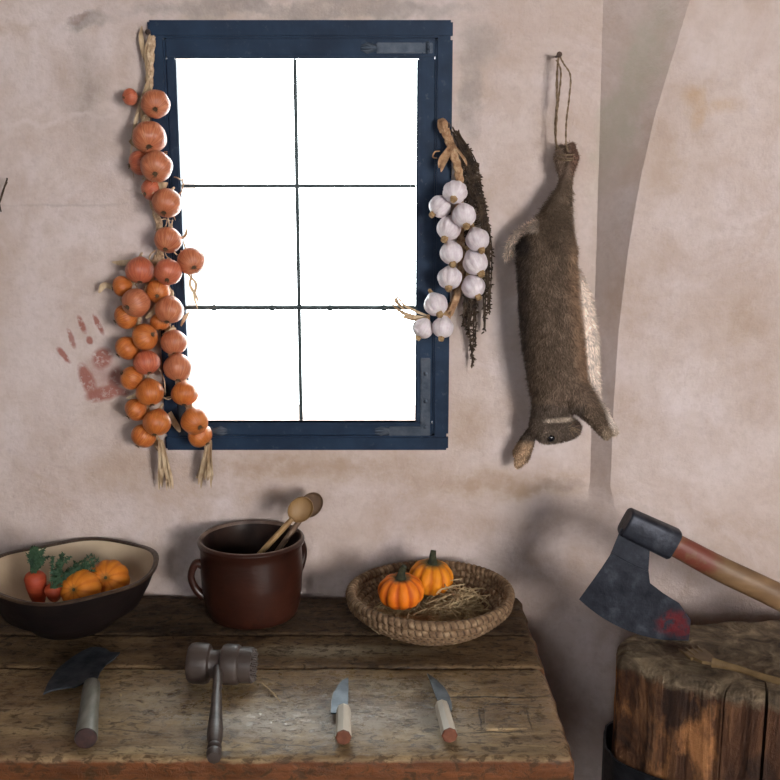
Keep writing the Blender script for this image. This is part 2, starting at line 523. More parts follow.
zr = [g_b - 0.004, zh[1], zh[0], g_t + 0.004]; xr_ = [g_l - 0.004, vx, g_r + 0.004]
for i in range(2):
    for k in range(3):
        b = MB(); b.box(((xr_[i] + xr_[i + 1]) / 2, yg, (zr[k] + zr[k + 1]) / 2), (xr_[i + 1] - xr_[i] - 0.001, 0.003, zr[k + 1] - zr[k] - 0.001))
        b.build('pane', M_glass, win, smooth=False)
def bracket(cx, cz, sxn, szn, lv, lh):
    b = MB(); y = -0.0075; wd = 0.020
    b.bbox((cx, y, cz + szn * lv / 2), (wd, 0.004, lv), 0.0015)
    b.bbox((cx + sxn * (lh / 2 + wd / 2), y, cz + szn * wd / 2), (lh, 0.004, wd), 0.0015)
    ex = cx + sxn * (lh + wd / 2)
    for kk in (-1, 0, 1):                                   # forked leaf end of the strap
        b.tube([(ex, y, cz + szn * wd / 2), (ex + sxn * 0.018, y, cz + szn * wd / 2 + kk * 0.007), (ex + sxn * 0.030, y, cz + szn * wd / 2 + kk * 0.004)], [0.006, 0.004, 0.001], 8, flat=0.4)
    o = b.build('corner_strap', M_iron, win)
    for f in (0.12, 0.45, 0.8):
        r_ = MB(); r_.lathe([(0.0046, -0.001), (0.0042, 0.0012), (0.002, 0.0026), (0, 0.003)], 12, axis_mat(Vector((cx, y - 0.002, cz + szn * lv * f)), (0, -1, 0)))
        r_.build('rivet', M_iron, o)
rb = (g_r + sx1) / 2 + 0.002
bracket(rb, g_b - 0.028, -1, 1, 0.165, 0.065)
bracket(rb, g_t + 0.028, -1, -1, 0.02, 0.09)
bracket((g_l + sx0) / 2 - 0.002, g_b - 0.028, 1, 1, 0.165, 0.05)

# =================================================================== TABLE
def board_material(name, pale, dark, side, rough, cracks, worn, gloss=(-0.1, -0.5, 0.55, 0.19, 0)):
    t = NT(name)
    v = t.coord('Object', (1.0, 7.0, 7.0))
    vo = t.coord('Object')
    g = t.noise(v, 5.0, 7, 0.62, 0.6)
    c = t.ramp(g, [(0.28, dark), (0.5, tuple((a + b_) / 2 for a, b_ in zip(dark, pale))), (0.72, pale)])
    sp_ = t.noise(vo, 16, 6, 0.7)
    c = t.mix(t.maprange(sp_, 0.5, 0.75, 0, 0.7), c, tuple(min(1, x * 1.28) for x in pale))
    c = t.mix(t.maprange(t.noise(v, 38.0, 4, 0.7), 0.56, 0.70, 0, 0.75), c, tuple(x * 0.38 for x in dark))
    dn = t.noise(vo, 22.0, 4, 0.6, 0.0, 1)
    off = t.n('ShaderNodeVectorMath', operation='SUBTRACT'); off.inputs[1].default_value = (0.5, 0.5, 0.5); t.l(dn, off.inputs[0])
    sc = t.n('ShaderNodeVectorMath', operation='SCALE'); sc.inputs['Scale'].default_value = 0.011; t.l(off.outputs[0], sc.inputs[0])
    wv = t.n('ShaderNodeVectorMath', operation='ADD'); t.l(vo, wv.inputs[0]); t.l(sc.outputs[0], wv.inputs[1])
    for w in worn: c = t.stain(wv.outputs[0], c, 'xy', *w)
    for w in cracks: c = t.stain(wv.outputs[0], c, 'xy', *w)
    # the varnished flank below the worn top
    sx = t.n('ShaderNodeSeparateXYZ'); t.l(vo, sx.inputs[0])
    zz = t.math('ADD', sx.outputs[2], t.math('MULTIPLY', t.math('SUBTRACT', t.noise(vo, 28, 5, 0.7), 0.5), 0.014))
    fl = t.maprange(zz, TZ - 0.006, TZ - 0.011, 0, 1)
    cs = t.ramp(t.noise(v, 9.0, 5), [(0.3, tuple(x * 0.45 for x in side)), (0.6, side), (0.8, tuple(x * 1.5 for x in side))])
    c = t.mix(fl, c, cs)
    h1 = t.noise(v, 9.0, 7, 0.65, 0.4)
    ch = t.noise(t.coord('Object', (1.0, 1.6, 1.6)), 48, 6, 0.72, 0.6)
    h2 = t.maprange(ch, 0.38, 0.62, 0, 1)
    nb = t.bump(h1, 0.5, 0.003); nb = t.bump(h2, 0.6, 0.0014, nb)
    c = t.mix(t.maprange(ch, 0.49, 0.40, 0, 0.8), c, tuple(x * 0.45 for x in dark))
    rg = t.maprange(t.noise(vo, 26, 6, .7), 0.36, 0.64, rough - 0.10, rough + 0.2)
    gz = t.stain(wv.outputs[0], (0.0, 0.0, 0.0), 'xy', *gloss, (1.0, 1.0, 1.0), 1.0, 0.75)   # where hands and cloths have polished the wood
    gb_ = t.math('MULTIPLY', gz, t.maprange(t.noise(vo, 45, 6, .75), 0.40, 0.52, 0.15, 1.0))
    rg = t.math('SUBTRACT', t.math('ADD', rg, 0.18), t.math('MULTIPLY', gb_, 0.26))
    return t.done(c, rg, nb, 0, t.maprange(gb_, 0, 1, 0.22, 1.0))

yF = onZ(300, 757, TZ).y; yS1 = onZ(300, 667, TZ).y; yS2 = onZ(300, 634, TZ).y; yB = -0.035
e0 = onZ(524, 606, TZ); e1 = onZ(575, 757, TZ)
def table_right(y): return e1.x + (e0.x - e1.x) * (y - e1.y) / (e0.y - e1.y)
XLT = -1.02
def crack(px0, py0, px1, py1, w, st=0.9):
    a, b_ = onZ(px0, py0, TZ), onZ(px1, py1, TZ)
    m = (a + b_) / 2; d = b_ - a
    return (m.x, m.y, d.length / 2, w, math.degrees(math.atan2(d.y, d.x)), (0.02, 0.013, 0.008), st, 0.5)
def patch(px, py, rx, ry, ang, col, st, soft=0.7):
    p = onZ(px, py, TZ); k = mpp(p)
    return (p.x, p.y, rx * k, ry * k * 2.2, ang, col, st, soft)
cr_front = [crack(414, 697, 568, 696, 0.004), crack(455, 732, 540, 731, 0.003, .8), crack(478, 703, 534, 704, 0.003, .8), crack(478, 703, 482, 733, 0.002, .8), crack(525, 704, 533, 733, 0.002, .7), crack(395, 726, 420, 722, 0.003, .7), crack(60, 725, 190, 735, 0.0025, .6),
            crack(233, 740, 330, 748, 0.0025, .6), crack(280, 686, 292, 700, 0.002, .5)]
WORN_GLARE = (0.52, 0.465, 0.39)  # pale worn wood, brightened with window glare put into the colour
wear = [patch(340, 715, 130, 26, 0, WORN_GLARE, 0.55), patch(260, 720, 60, 18, 0, WORN_GLARE, 0.5), patch(150, 700, 70, 22, 0, (0.40, 0.34, 0.24), 0.5), patch(30, 690, 60, 40, 0, (0.16, 0.09, 0.05), 0.5), patch(40, 745, 80, 14, 0, (0.16, 0.08, 0.045), 0.6), patch(440, 725, 60, 22, 0, (0.44, 0.38, 0.28), 0.4), patch(400, 685, 90, 10, 0, (0.50, 0.45, 0.34), 0.5), patch(560, 720, 22, 60, 0, (0.30, 0.19, 0.11), 0.6)]
M_b1 = board_material('worn_front_plank', (0.40, 0.29, 0.155), (0.125, 0.070, 0.032), (0.15, 0.052, 0.018), 0.27, cr_front, wear)
M_b2 = board_material('worn_middle_plank', (0.19, 0.120, 0.060), (0.055, 0.031, 0.016), (0.13, 0.05, 0.022), 0.5, [crack(255, 640, 330, 652, 0.002, .6)], [patch(330, 650, 120, 8, 0, (0.38, 0.32, 0.22), 0.5)])
M_b3 = board_material('worn_rear_plank', (0.10, 0.062, 0.034), (0.032, 0.019, 0.011), (0.11, 0.045, 0.02), 0.5, [], [])

tab = thing('work_table', 'long rustic wooden work table of thick worn planks, its top strewn with knives', 'table', (-0.3, (yF + yB) / 2, 0))
def plank(name, y0, y1, m, thick, seed, wav=0.004):
    """One plank: a rounded cross-section swept along the table, roughened by hand wear."""
    prof = []
    r = 0.010
    ny = max(8, int((y1 - y0) / 0.006))
    for i in range(5):
        a = PI / 2 + PI / 2 * (1 - i / 4)
        prof.append((y0 + r + r * math.cos(a), TZ - r + r * math.sin(a)))
    for i in range(1, ny): prof.append((lerp(y0 + r, y1 - r * 0.5, i / ny), TZ))
    prof += [(y1 - r * 0.5, TZ), (y1 - r * 0.1, TZ - r * 0.4), (y1, TZ - r), (y1, TZ - thick), (lerp(y0, y1, 0.5), TZ - thick), (y0, TZ - thick), (y0, TZ - thick * 0.66), (y0, TZ - thick * 0.33)]
    n = len(prof); NX = 150
    vs = []; fs = []
    for k in range(NX + 1):
        s = k / NX
        for (y, z) in prof:
            xr = table_right(y) + 0.004 * nz((y, seed, z), 30)
            x = lerp(XLT, xr, s)
            yy, z2 = y, z
            if z > TZ - 0.03:
                z2 += 0.0022 * nz((x, y * 2.0, seed), 9) + 0.0012 * nz((x, y, seed), 40) - 0.0012
                if y < y0 + 0.012: yy += wav * nz((x, seed, 1), 11) + wav * 0.5 * nz((x, seed, 5), 37)
                ed = xr - x
                if ed < 0.012: z2 -= 0.010 * (1 - math.sqrt(max(0, 1 - (1 - ed / 0.012) ** 2)))
            vs.append((x, yy, z2))
    for k in range(NX):
        for j in range(n):
            fs.append((k * n + j, k * n + (j + 1) % n, (k + 1) * n + (j + 1) % n, (k + 1) * n + j))
    fs.append(tuple(range(n))); fs.append(tuple(NX * n + j for j in range(n)))
    b = MB(); b.add(vs, fs)
    return b.build(name, m, tab, loc=None, angle=50)
# planks keep their coordinates in metres of the room so that wear and cracks stay where they are
tab.location = (0, 0, 0)
plank('plank', yF, yS1 - 0.0025, M_b1, 0.085, 1.0, 0.006)
plank('plank', yS1 + 0.0025, yS2 - 0.002, M_b2, 0.080, 2.0)
plank('plank', yS2 + 0.002, yB, M_b3, 0.080, 3.0)
b = MB()
pp = [onZ(484, 707, TZ), onZ(523, 708, TZ), onZ(527, 729, TZ), onZ(486, 730, TZ)]
b.prism([p - Vector((0, 0, 0.006)) for p in pp], (0, 0, 0.0082))
b.build('inset_patch', M_b1, tab)
M_leg = simple('dark_oak', (0.06, 0.035, 0.02), (0.12, 0.07, 0.04), 8, 0.6, 0.5, 0.005, (6, 6, 1))
for x in (-0.78, 0.18):
    for y in (yF + 0.10, yB - 0.10):
        b = MB(); b.bbox((x, y, 0.333), (0.085, 0.085, 0.666), 0.008); b.build('leg', M_leg, tab)
b = MB(); b.bbox((-0.30, (yF + yB) / 2, 0.22), (0.9, 0.06, 0.05), 0.006)
for x in (-0.78, 0.18): b.bbox((x, (yF + yB) / 2, 0.22), (0.05, yB - yF - 0.28, 0.06), 0.006)
b.build('stretcher', M_leg, tab)

# =================================================================== ONIONS
def onion_material(name, a, bcol, c3):
    t = NT(name)
    v = t.coord('Object')
    s = t.n('ShaderNodeSeparateXYZ'); t.l(v, s.inputs[0])
    ang = t.math('ARCTAN2', s.outputs[1], s.outputs[0])
    oi = t.n('ShaderNodeObjectInfo')
    cb = t.n('ShaderNodeCombineXYZ')
    t.l(t.math('SINE', ang), cb.inputs[0]); t.l(t.math('COSINE', ang), cb.inputs[1])
    t.l(t.math('ADD', t.math('MULTIPLY', s.outputs[2], 0.12), t.math('MULTIPLY', oi.outputs['Random'], 30.0)), cb.inputs[2])
    f = t.noise(cb.outputs[0], 9.0, 4, 0.6)
    c = t.ramp(f, [(0.36, a), (0.52, bcol), (0.7, c3)])
    c = t.mix(t.math('MULTIPLY', oi.outputs['Random'], 0.5), c, bcol)
    f2 = t.noise(v, 1.6, 4)
    c = t.mix(t.maprange(f2, 0.5, 0.8, 0, 0.5), c, c3)
    fv = t.noise(cb.outputs[0], 26.0, 2, 0.4)
    c = t.mix(t.maprange(fv, 0.60, 0.68, 0, 0.55), c, tuple(x * 0.45 for x in a))
    return t.done(c, 0.38, t.bump(fv, 0.15, 0.05), 0, 0.45)
M_on1 = onion_material('coppery_onion_skin', (0.36, 0.092, 0.040), (0.49, 0.155, 0.070), (0.60, 0.265, 0.135))
M_on2 = onion_material('golden_onion_skin', (0.38, 0.085, 0.018), (0.52, 0.145, 0.030), (0.60, 0.235, 0.062))
M_on3 = onion_material('reddish_onion_skin', (0.38, 0.075, 0.038), (0.50, 0.125, 0.06), (0.60, 0.22, 0.11))
M_dry = simple('dry_onion_leaf', (0.34, 0.22, 0.12), (0.62, 0.48, 0.32), 60, 0.75, 0.4, 0.003, (1, 1, 0.3))
M_root = simple('dry_root', (0.09, 0.055, 0.03), (0.24, 0.15, 0.085), 3, 0.9, 0.6, 0.1)

def onion_proto(mat):
    root = thing('onion', '', 'onion', (0, 0, 0))
    prof = []
    for i in range(25):
        a = PI * i / 24
        r = math.sin(a) ** 0.92
        z = -math.cos(a) * 0.88
        if a > 2.2: z += 0.22 * ((a - 2.2) / (PI - 2.2)) ** 2; r *= 1 - 0.0 * (a - 2.2)
        prof.append((max(r, 0.05 if i in (0, 24) else 0), z))
    prof[0] = (0.04, -0.84)
    b = MB()
    b.lathe(prof, 32, None, lambda a, r, z: (r * (1 + 0.018 * math.sin(5 * a + 1) + 0.012 * math.sin(8 * a)), z))
    b.build('skin', mat, root, local=True)
    b = MB()
    pts = [(0, 0, 0.98), (0.02, 0.02, 1.1), (0.06, 0.05, 1.28), (0.16, 0.08, 1.46)]
    b.tube(catmull(pts, 3), [0.22, 0.19, 0.16, 0.13, 0.12, 0.11, 0.10, 0.09, 0.08, 0.05], 8)
    b.build('neck', M_dry, root, local=True)
    b = MB(); q = random.Random(3)
    b.lathe([(0.0, -0.93), (0.10, -0.92), (0.16, -0.87), (0.17, -0.80)], 12)
    for i in range(14):
        a = q.uniform(0, 2 * PI); rr = q.uniform(0.03, 0.12); e = q.uniform(0.15, 0.32)
        b.tube([(rr * math.cos(a), rr * math.sin(a), -0.88), (rr * 1.6 * math.cos(a + .3), rr * 1.6 * math.sin(a + .3), -0.95), (e * math.cos(a + .5), e * math.sin(a + .5), -0.95 - q.uniform(0, 0.08))], [0.022, 0.016, 0.006], 5)
    b.build('root', M_root, root, local=True)
    return root
protos = {1: onion_proto(M_on1), 2: onion_proto(M_on2), 3: onion_proto(M_on3)}
used = set()
ON = [  # px, py, radius px, priority, root direction (right, down, towards viewer), skin, label
    (155.5, 104, 14.5, 3, (.15, .45, .85), 1, 'coppery onion at the very top of the string, below the braided stems'),
    (130, 97, 8.5, 0, (-.6, .1, .6), 3, 'small reddish onion half hidden behind the stems, topmost and nearest the wall'),
    (149.5, 137.5, 17, 2, (.1, .6, .75), 1, 'largest coppery onion, second from the top, with a torn white skin'),
    (156.5, 166.5, 16, 3, (.05, .5, .85), 1, 'coppery onion third from the top of the string, before the frame'),
    (140, 163, 12.5, 0, (-.8, .2, .4), 3, 'reddish onion tucked behind the third onion from the top'),
    (152, 190, 11.5, 0, (-.5, .3, .6), 3, 'half hidden onion level with the upper glazing bar of the window'),
    (167, 203, 15, 3, (-.1, .65, .7), 1, 'coppery onion just below the level of the upper glazing bar'),
    (168, 240, 14, 2, (-.1, .7, .7), 1, 'coppery onion just above where the string forks in two strands'),
    (191.5, 261, 14, 2, (.3, .4, .8), 1, 'brownish onion jutting out over the bright window glass'),
    (140, 270.5, 14.5, 2, (.05, .85, .5), 3, 'reddish onion heading the strand on the wall side'),
    (168, 272, 14, 3, (.05, .6, .8), 3, 'red skinned onion at the fork, below the onion over the frame'),
    (121.7, 286.4, 10.5, 1, (-.9, .2, .3), 2, 'small golden onion nearest the wall, highest of the outermost ones'),
    (158, 291.6, 12, 1, (.1, .3, .9), 2, 'golden onion under the red skinned onion at the fork'),
    (136, 302.6, 14.5, 4, (-.45, .25, .85), 1, 'coppery onion with its root facing the room, wall side strand'),
    (169.4, 310, 14.5, 3, (-.1, .85, .55), 1, 'large onion level with the lower glazing bar, touching the window glass'),
    (125.5, 317, 12.5, 2, (-.9, .4, .3), 2, 'golden outermost onion beside the top of the red hand print'),
    (160, 322, 10, 0, (.1, .8, .4), 2, 'small onion tucked under the one level with the lower glazing bar'),
    (145, 337, 13.5, 3, (.75, -.3, .5), 2, 'golden onion over the frame, above the middle of the wall side strand'),
    (174, 342.5, 13.5, 3, (.1, .85, .5), 1, 'onion on the glass side strand, second below the lower glazing bar'),
    (126.5, 348, 12, 2, (-.7, .6, .3), 2, 'golden outermost onion beside the fingers of the red hand print'),
    (146.6, 362.5, 13.5, 3, (.3, .8, .5), 3, 'reddish onion in the middle of the wall side strand'),
    (178, 367.7, 14.5, 3, (.05, .85, .5), 1, 'onion third below the lower glazing bar on the glass side strand'),
    (131.3, 378, 12, 2, (-.7, -.5, .4), 2, 'golden outermost onion beside the palm of the red hand print'),
    (150, 392.6, 14, 3, (.2, .85, .45), 2, 'orange onion third from the bottom among the front ones, wall side strand'),
    (184.6, 393.7, 13.5, 3, (.0, .85, .5), 2, 'orange onion third from the bottom of the glass side strand'),
    (136, 410, 12, 2, (-.7, .6, .3), 2, 'golden outermost onion below the red hand print'),
    (157, 422.7, 14, 4, (-.1, .8, .55), 2, 'orange onion above the dry tassel, front of the wall side strand'),
    (194.7, 421, 14, 4, (.5, .3, .7), 2, 'golden onion near the corner of the frame, second lowest over glass'),
    (143.5, 436, 12.5, 2, (-.5, .8, .3), 2, 'lowest onion of the wall side strand, hanging over plaster'),
    (200, 435.5, 12.5, 2, (.6, .6, .3), 2, 'lowest onion of the glass side strand, over the bottom frame rail'),
]
def relax(items, gap):
    S = []
    for (px, py, r, pr, *_q) in items:
        y = -gap - r * 0.00205 - pr * 0.003
        S.append([px, py, r, pr, y])
    def pos(s):
        p = onY(s[0], s[1], s[4]); return p, s[2] * mpp(p)
    for it in range(120):
        moved = False
        for i in range(len(S)):
            for j in range(i + 1, len(S)):
                pi, ri = pos(S[i]); pj, rj = pos(S[j])
                d = (pi - pj).length; need = (ri + rj) * 0.95
                if d < need:
                    f = i if (S[i][3], S[i][4] * -1) >= (S[j][3], S[j][4] * -1) else j
                    S[f][4] -= min(0.004, (need - d) * 0.6 + 0.0003); moved = True
        if not moved: break
    return [pos(s) for s in S]
def place_round(proto_for, items, gap, group, sxyz):
    out = []
    for it, (p, rr) in zip(items, relax(items, gap)):
        px, py, r, pr, d, key, label = it
        pr_ = proto_for(key)
        if pr_ not in used: used.add(pr_); o = pr_; o['label'] = label; o['group'] = group
        else: o = dup(pr_, label, group)
        o.location = p
        rootdir = Vector((d[0], -d[2], -d[1])).normalized()
        o.rotation_mode = 'QUATERNION'
        o.rotation_quaternion = (-rootdir).to_track_quat('Z', 'Y') @ Quaternion((0, 0, 1), rnd.uniform(0, 6.28))
        s = rr
        o.scale = (s * sxyz[0], s * sxyz[0], s * sxyz[1] * rnd.uniform(0.93, 1.05))
        out.append((p, rr))
    return out
onion_pos = place_round(lambda k: protos[k], ON, 0.023, 'onions of the hanging string', (1.0, 1.0))

# ---- the braid that carries them
def braid_strands(mb, path, R0, r0, turns, n=7, k=5, mi=0):
    pts = catmull(path, k)
    L = [0.0]
    for a, b_ in zip(pts, pts[1:]): L.append(L[-1] + (b_ - a).length)
    for s in range(3):
        ph = 2 * PI * s / 3; q = []
        for p, l in zip(pts, L):
            a = turns * 2 * PI * l / L[-1] + ph
            q.append(p + Vector((math.sin(a) * R0, math.sin(2 * a) * R0 * 0.45, 0.15 * R0 * math.cos(a))))
        mb.tube(q, r0, n, mi=mi)
def wire(mb, p0, p1, sag, r, rr, n=5, k=7, jitter=0.004, mi=0):
    p0, p1 = Vector(p0), Vector(p1); pts = []
    for i in range(k):
        t_ = i / (k - 1)
        p = p0.lerp(p1, t_) + Vector((rr.gauss(0, jitter), -abs(rr.gauss(0, jitter * .5)), rr.gauss(0, jitter) - sag * 4 * t_ * (1 - t_))) * (1 if 0 < i < k - 1 else 0)
        pts.append(p)
    c = catmull(pts, 3)
    m = len(c)
    mb.tube(c, [r * (1 - 0.6 * i / m) for i in range(m)], n, mi=mi)
def leaf_strip(mb, path, w, rr, tw=0.6, mi=0):
    """A dry papery leaf: a thin, slightly cupped ribbon with thickness."""
    pts = catmull(path, 5); n = len(pts); vs = []; fs = []
    a0 = rr.uniform(0, 6)
    for i, p in enumerate(pts):
        t_ = i / (n - 1)
        d = pts[min(i + 1, n - 1)] - pts[max(i - 1, 0)]; d.normalize()
        s = d.cross(Vector((0, 1, 0)))
        if s.length < 1e-4: s = Vector((1, 0, 0))
        s.normalize(); u = s.cross(d)
        a = math.sin(a0 + t_ * 3) * tw
        sd = s * math.cos(a) + u * math.sin(a); up = d.cross(sd)
        ww = w * (math.sin(PI * (0.12 + 0.85 * t_)) ** 0.7)
        for (kx, ky) in ((-1, 0.25), (-.4, -.1), (.4, -.1), (1, .25), (.4, .03), (-.4, .03)):
            vs.append(p + sd * ww * kx + up * ww * ky)
    for i in range(n - 1):
        for j in range(6): fs.append((i * 6 + j, i * 6 + (j + 1) % 6, (i + 1) * 6 + (j + 1) % 6, (i + 1) * 6 + j))
    fs.append(tuple(range(6))); fs.append(tuple((n - 1) * 6 + j for j in range(6)))
    mb.add(vs, fs, mi)
def Wp(px, py, d): return onY(px, py, -d)

t = NT('braided_dry_stems')
v = t.coord('Object')
c = t.ramp(t.noise(v, 130, 4), [(0.3, (0.30, 0.19, 0.11)), (0.55, (0.52, 0.37, 0.24)), (0.75, (0.68, 0.54, 0.38))])
M_braid = t.done(c, 0.8, t.bump(t.noise(v, 300, 3), 0.4, 0.002), 0, 0.25)
top = Wp(152, 36, 0.02)
br = thing('onion_braid', 'braided dry onion stems hanging beside the window and carrying the onions', 'braid', Wp(152, 36, 0.0))
b = MB()
braid_strands(b, [Wp(152, 36, .022), Wp(150, 60, .024), Wp(149, 85, .022), Wp(146, 110, .018), Wp(147, 150, .018), Wp(150, 190, .018), Wp(160, 230, .018), Wp(160, 262, .018)], 0.0045, 0.0042, 6)
b.build('upper_plait', M_braid, br)
for path in ([(158, 255), (147, 290), (136, 330), (140, 370), (146, 410), (156, 440), (162, 452)], [(160, 255), (167, 290), (168, 330), (176, 370), (186, 400), (200, 425), (208, 448)]):
    b = MB(); braid_strands(b, [Wp(x, y, .020) for x, y in path], 0.005, 0.0045, 7); b.build('plait', M_braid, br)
def tassel(x0, y0, x1, y1, spread, seed, pull):
    b = MB(); q = random.Random(seed)
    for i in range(16):
        dx = q.uniform(-1, 1)
        d0 = 0.022 + pull
        leaf_strip(b, [Wp(x0 + dx * 2, y0, d0), Wp(lerp(x0, x1, .4) + dx * spread * .35, lerp(y0, y1, .4), d0 + q.uniform(0, .012)), Wp(lerp(x0, x1, .8) + dx * spread * .8, lerp(y0, y1, .8), .02 + q.uniform(0, .02)), Wp(x1 + dx * spread, y1 + q.uniform(-14, 6), .018 + q.uniform(0, .015))], q.uniform(.0022, .005), q)
    b.build('tassel', M_dry, br)
tassel(161, 440, 168, 486, 9, 1, 0.02)
tassel(209, 440, 204, 484, 9, 2, 0.022)
q = random.Random(11)
for path, w in (([(150, 34, .02), (146, 50, .026), (147, 72, .03), (151, 90, .034)], .003), ([(152, 88, .04), (146, 112, .045), (138, 132, .042), (131, 152, .036), (134, 178, .03)], .0025), ([(148, 86, .036), (136, 118, .04), (131, 140, .038)], .0022), ([(156, 176, .062), (150, 183, .06), (146, 192, .05)], .005), ([(172, 250, .06), (178, 243, .066), (176, 232, .06)], .005), ([(146, 318, .05), (152, 312, .056), (156, 303, .05)], .005), ([(181, 326, .05), (185, 318, .055), (189, 312, .05)], .004), ([(140, 390, .05), (134, 396, .05), (126, 398, .04)], .004), ([(150, 72, .02), (144, 55, .018), (141, 38, .014), (142, 26, .012)], .005), ([(147, 85, .03), (140, 105, .03), (135, 125, .03), (132, 145, .028)], .004), ([(149, 78, .032), (143, 100, .036), (141, 120, .036)], .004),
                ([(150, 84, .028), (148, 88, .03), (145, 91, .03)], .008), ([(130, 140, .045), (138, 146, .05), (148, 151, .055)], .008), ([(158, 184, .06), (163, 186, .066), (168, 183, .066)], .008),
                ([(160, 262, .03), (140, 262, .03), (122, 263, .024), (112, 262, .02)], .006), ([(126, 290, .03), (112, 286, .028), (104, 285, .024), (99, 293, .024)], .008), ([(188, 274, .06), (196, 284, .055), (194, 296, .05), (198, 310, .045)], .003),
                ([(192, 274, .06), (190, 285, .055), (196, 296, .05), (199, 304, .045)], .003), ([(163, 335, .05), (171, 331, .06), (176, 328, .055)], .006), ([(170, 412, .035), (174, 420, .04), (180, 432, .03)], .009), ([(178, 240, .05), (185, 236, .05), (187, 228, .05)], .003)):
    b = MB(); leaf_strip(b, [Wp(*p) for p in path], w, q); b.build('dry_leaf', M_dry, br)
q = random.Random(5)
for (x, y, s) in ((165, 218, 11), (168, 222, 10), (178, 180, 7), (170, 150, 7), (174, 250, 10), (160, 220, 10), (140, 150, 10), (150, 182, 11), (130, 298, 12), (155, 382, 11), (170, 380, 12), (165, 240, 11), (160, 260, 13), (150, 350, 9), (180, 248, 7)):
    for k in range(2):
        a = q.uniform(0, 6.28); e = q.uniform(.5, 1.6)
        pts = [Wp(x + s * .7 * math.cos(a + f) * (1 + .2 * f), y + s * e * math.sin(a + f) + f * 3, q.uniform(.03, .07)) for f in (0, .7, 1.4, 2.1)]
        b = MB(); b.tube(catmull(pts, 4), [0.0013] * 9 + [0.001] * 3 + [0.0005], 5)
        b.build('loose_fibre', M_braid, br)

# =================================================================== GARLIC
t = NT('garlic_skin')
v = t.coord('Object')
c = t.ramp(t.noise(v, 2.2, 5), [(0.3, (0.64, 0.55, 0.585)), (0.55, (0.74, 0.67, 0.69)), (0.75, (0.80, 0.75, 0.74))])
s_ = t.n('ShaderNodeSeparateXYZ'); t.l(v, s_.inputs[0])
ang = t.math('ARCTAN2', s_.outputs[1], s_.outputs[0])
vein = t.math('SINE', t.math('MULTIPLY', ang, 23.0))
c = t.mix(t.maprange(vein, 0.6, 1.0, 0, 0.25), c, (0.52, 0.36, 0.42))
t.b.inputs['Subsurface Weight'].default_value = 0.12
t.b.inputs['Subsurface Radius'].default_value = (0.01, 0.008, 0.006)
M_garlic = t.done(c, 0.5, t.bump(t.noise(v, 8, 4), 0.2, 0.05), 0, 0.35)
M_gstem = simple('garlic_stem', (0.30, 0.17, 0.07), (0.55, 0.38, 0.20), 4, 0.8, 0.5, 0.05)
gar = thing('garlic_bulb', '', 'garlic', (0, 0, 0))
prof = []
for i in range(25):
    a = PI * i / 24
    z = -math.cos(a) * 0.90; r = math.sin(a) ** 0.85
    if a > 2.0: u = (a - 2.0) / (PI - 2.0); z += 0.28 * u * u; r *= 1 - 0.10 * math.sin(PI * u)
    prof.append((r, z))
prof[0] = (0.03, -0.88)
def cloves(a, r, z):
    w = 0.5 + 0.5 * math.cos(9 * a + 0.6 * math.sin(a * 2))
    m = 1 - 0.085 * (1 - w) ** 2.2 * min(1, r * 1.3) + 0.02 * math.sin(2 * a + .5)
    return r * m, z
b = MB(); b.lathe(prof, 54, None, cloves); b.build('bulb', M_garlic, gar, local=True)
b = MB(); b.lathe([(0.28, -0.78), (0.27, -0.98), (0.25, -1.16), (0.20, -1.26), (0, -1.24)], 14, None, lambda a, r, z: (r * (1 + .14 * math.sin(5 * a) + .08 * math.sin(11 * a)), z)); b.build('root_plate', M_gstem, gar, local=True)
b = MB(); b.tube([(0, 0, 1.0), (0.02, 0.03, 1.25), (0.10, 0.05, 1.5)], [0.30, 0.17, 0.13], 8); b.build('neck', M_gstem, gar, local=True)
GA = [
    (455, 192, 12.5, 3, (-.15, .55, .8), 0, 'topmost white garlic bulb, directly under the brown plaited stem'),
    (440, 206.5, 11.5, 2, (-.7, .7, .35), 0, 'white garlic bulb second from the top, jutting over the navy frame'),
    (464, 215.4, 12.5, 3, (.15, .8, .55), 0, 'white garlic bulb just below the topmost one, beside the dark herbs'),
    (449, 228, 12.5, 2, (-.35, .8, .5), 0, 'white garlic bulb at the middle of the upper cluster over the frame'),
    (477.4, 239.6, 12.2, 3, (.3, .8, .5), 0, 'highest of three garlic bulbs standing out before the dark herbs'),
    (451.4, 253, 12, 3, (.1, .85, .5), 0, 'white garlic bulb in the column over the frame, third above the glazing bar'),
    (475.3, 262.5, 12.8, 2, (.4, .75, .45), 0, 'middle one of three garlic bulbs standing out before the dark herbs'),
    (449.7, 277.8, 12.5, 2, (-.1, .8, .6), 0, 'white garlic bulb in the column over the frame, second above the glazing bar'),
    (473.3, 287, 12, 3, (.35, .7, .5), 0, 'lowest of three garlic bulbs standing out before the dark herbs'),
    (435.8, 304.4, 12.3, 3, (.3, .7, .6), 0, 'white garlic bulb level with the lower glazing bar, by the pale stems'),
    (422.7, 328.7, 10.8, 2, (-.45, .85, .3), 0, 'lowest pair of garlic bulbs, the one over the glass edge'),
    (442.8, 327.5, 11, 3, (-.15, .9, .4), 0, 'lowest pair of garlic bulbs, the one over the navy frame'),
]
place_round(lambda k: gar, GA, 0.030, 'garlic bulbs of the hanging string', (1.0, 1.0))
t = NT('garlic_braid_fibre')
v = t.coord('Object')
c = t.ramp(t.noise(v, 90, 4), [(0.3, (0.20, 0.10, 0.05)), (0.55, (0.42, 0.25, 0.14)), (0.78, (0.60, 0.44, 0.28))])
M_gbraid = t.done(c, 0.8, t.bump(t.noise(v, 260, 3), 0.5, 0.002), 0, 0.25)
gb = thing('garlic_braid', 'plaited brown garlic stem hanging from the window frame and carrying the bulbs', 'braid', Wp(448, 128, 0.0))
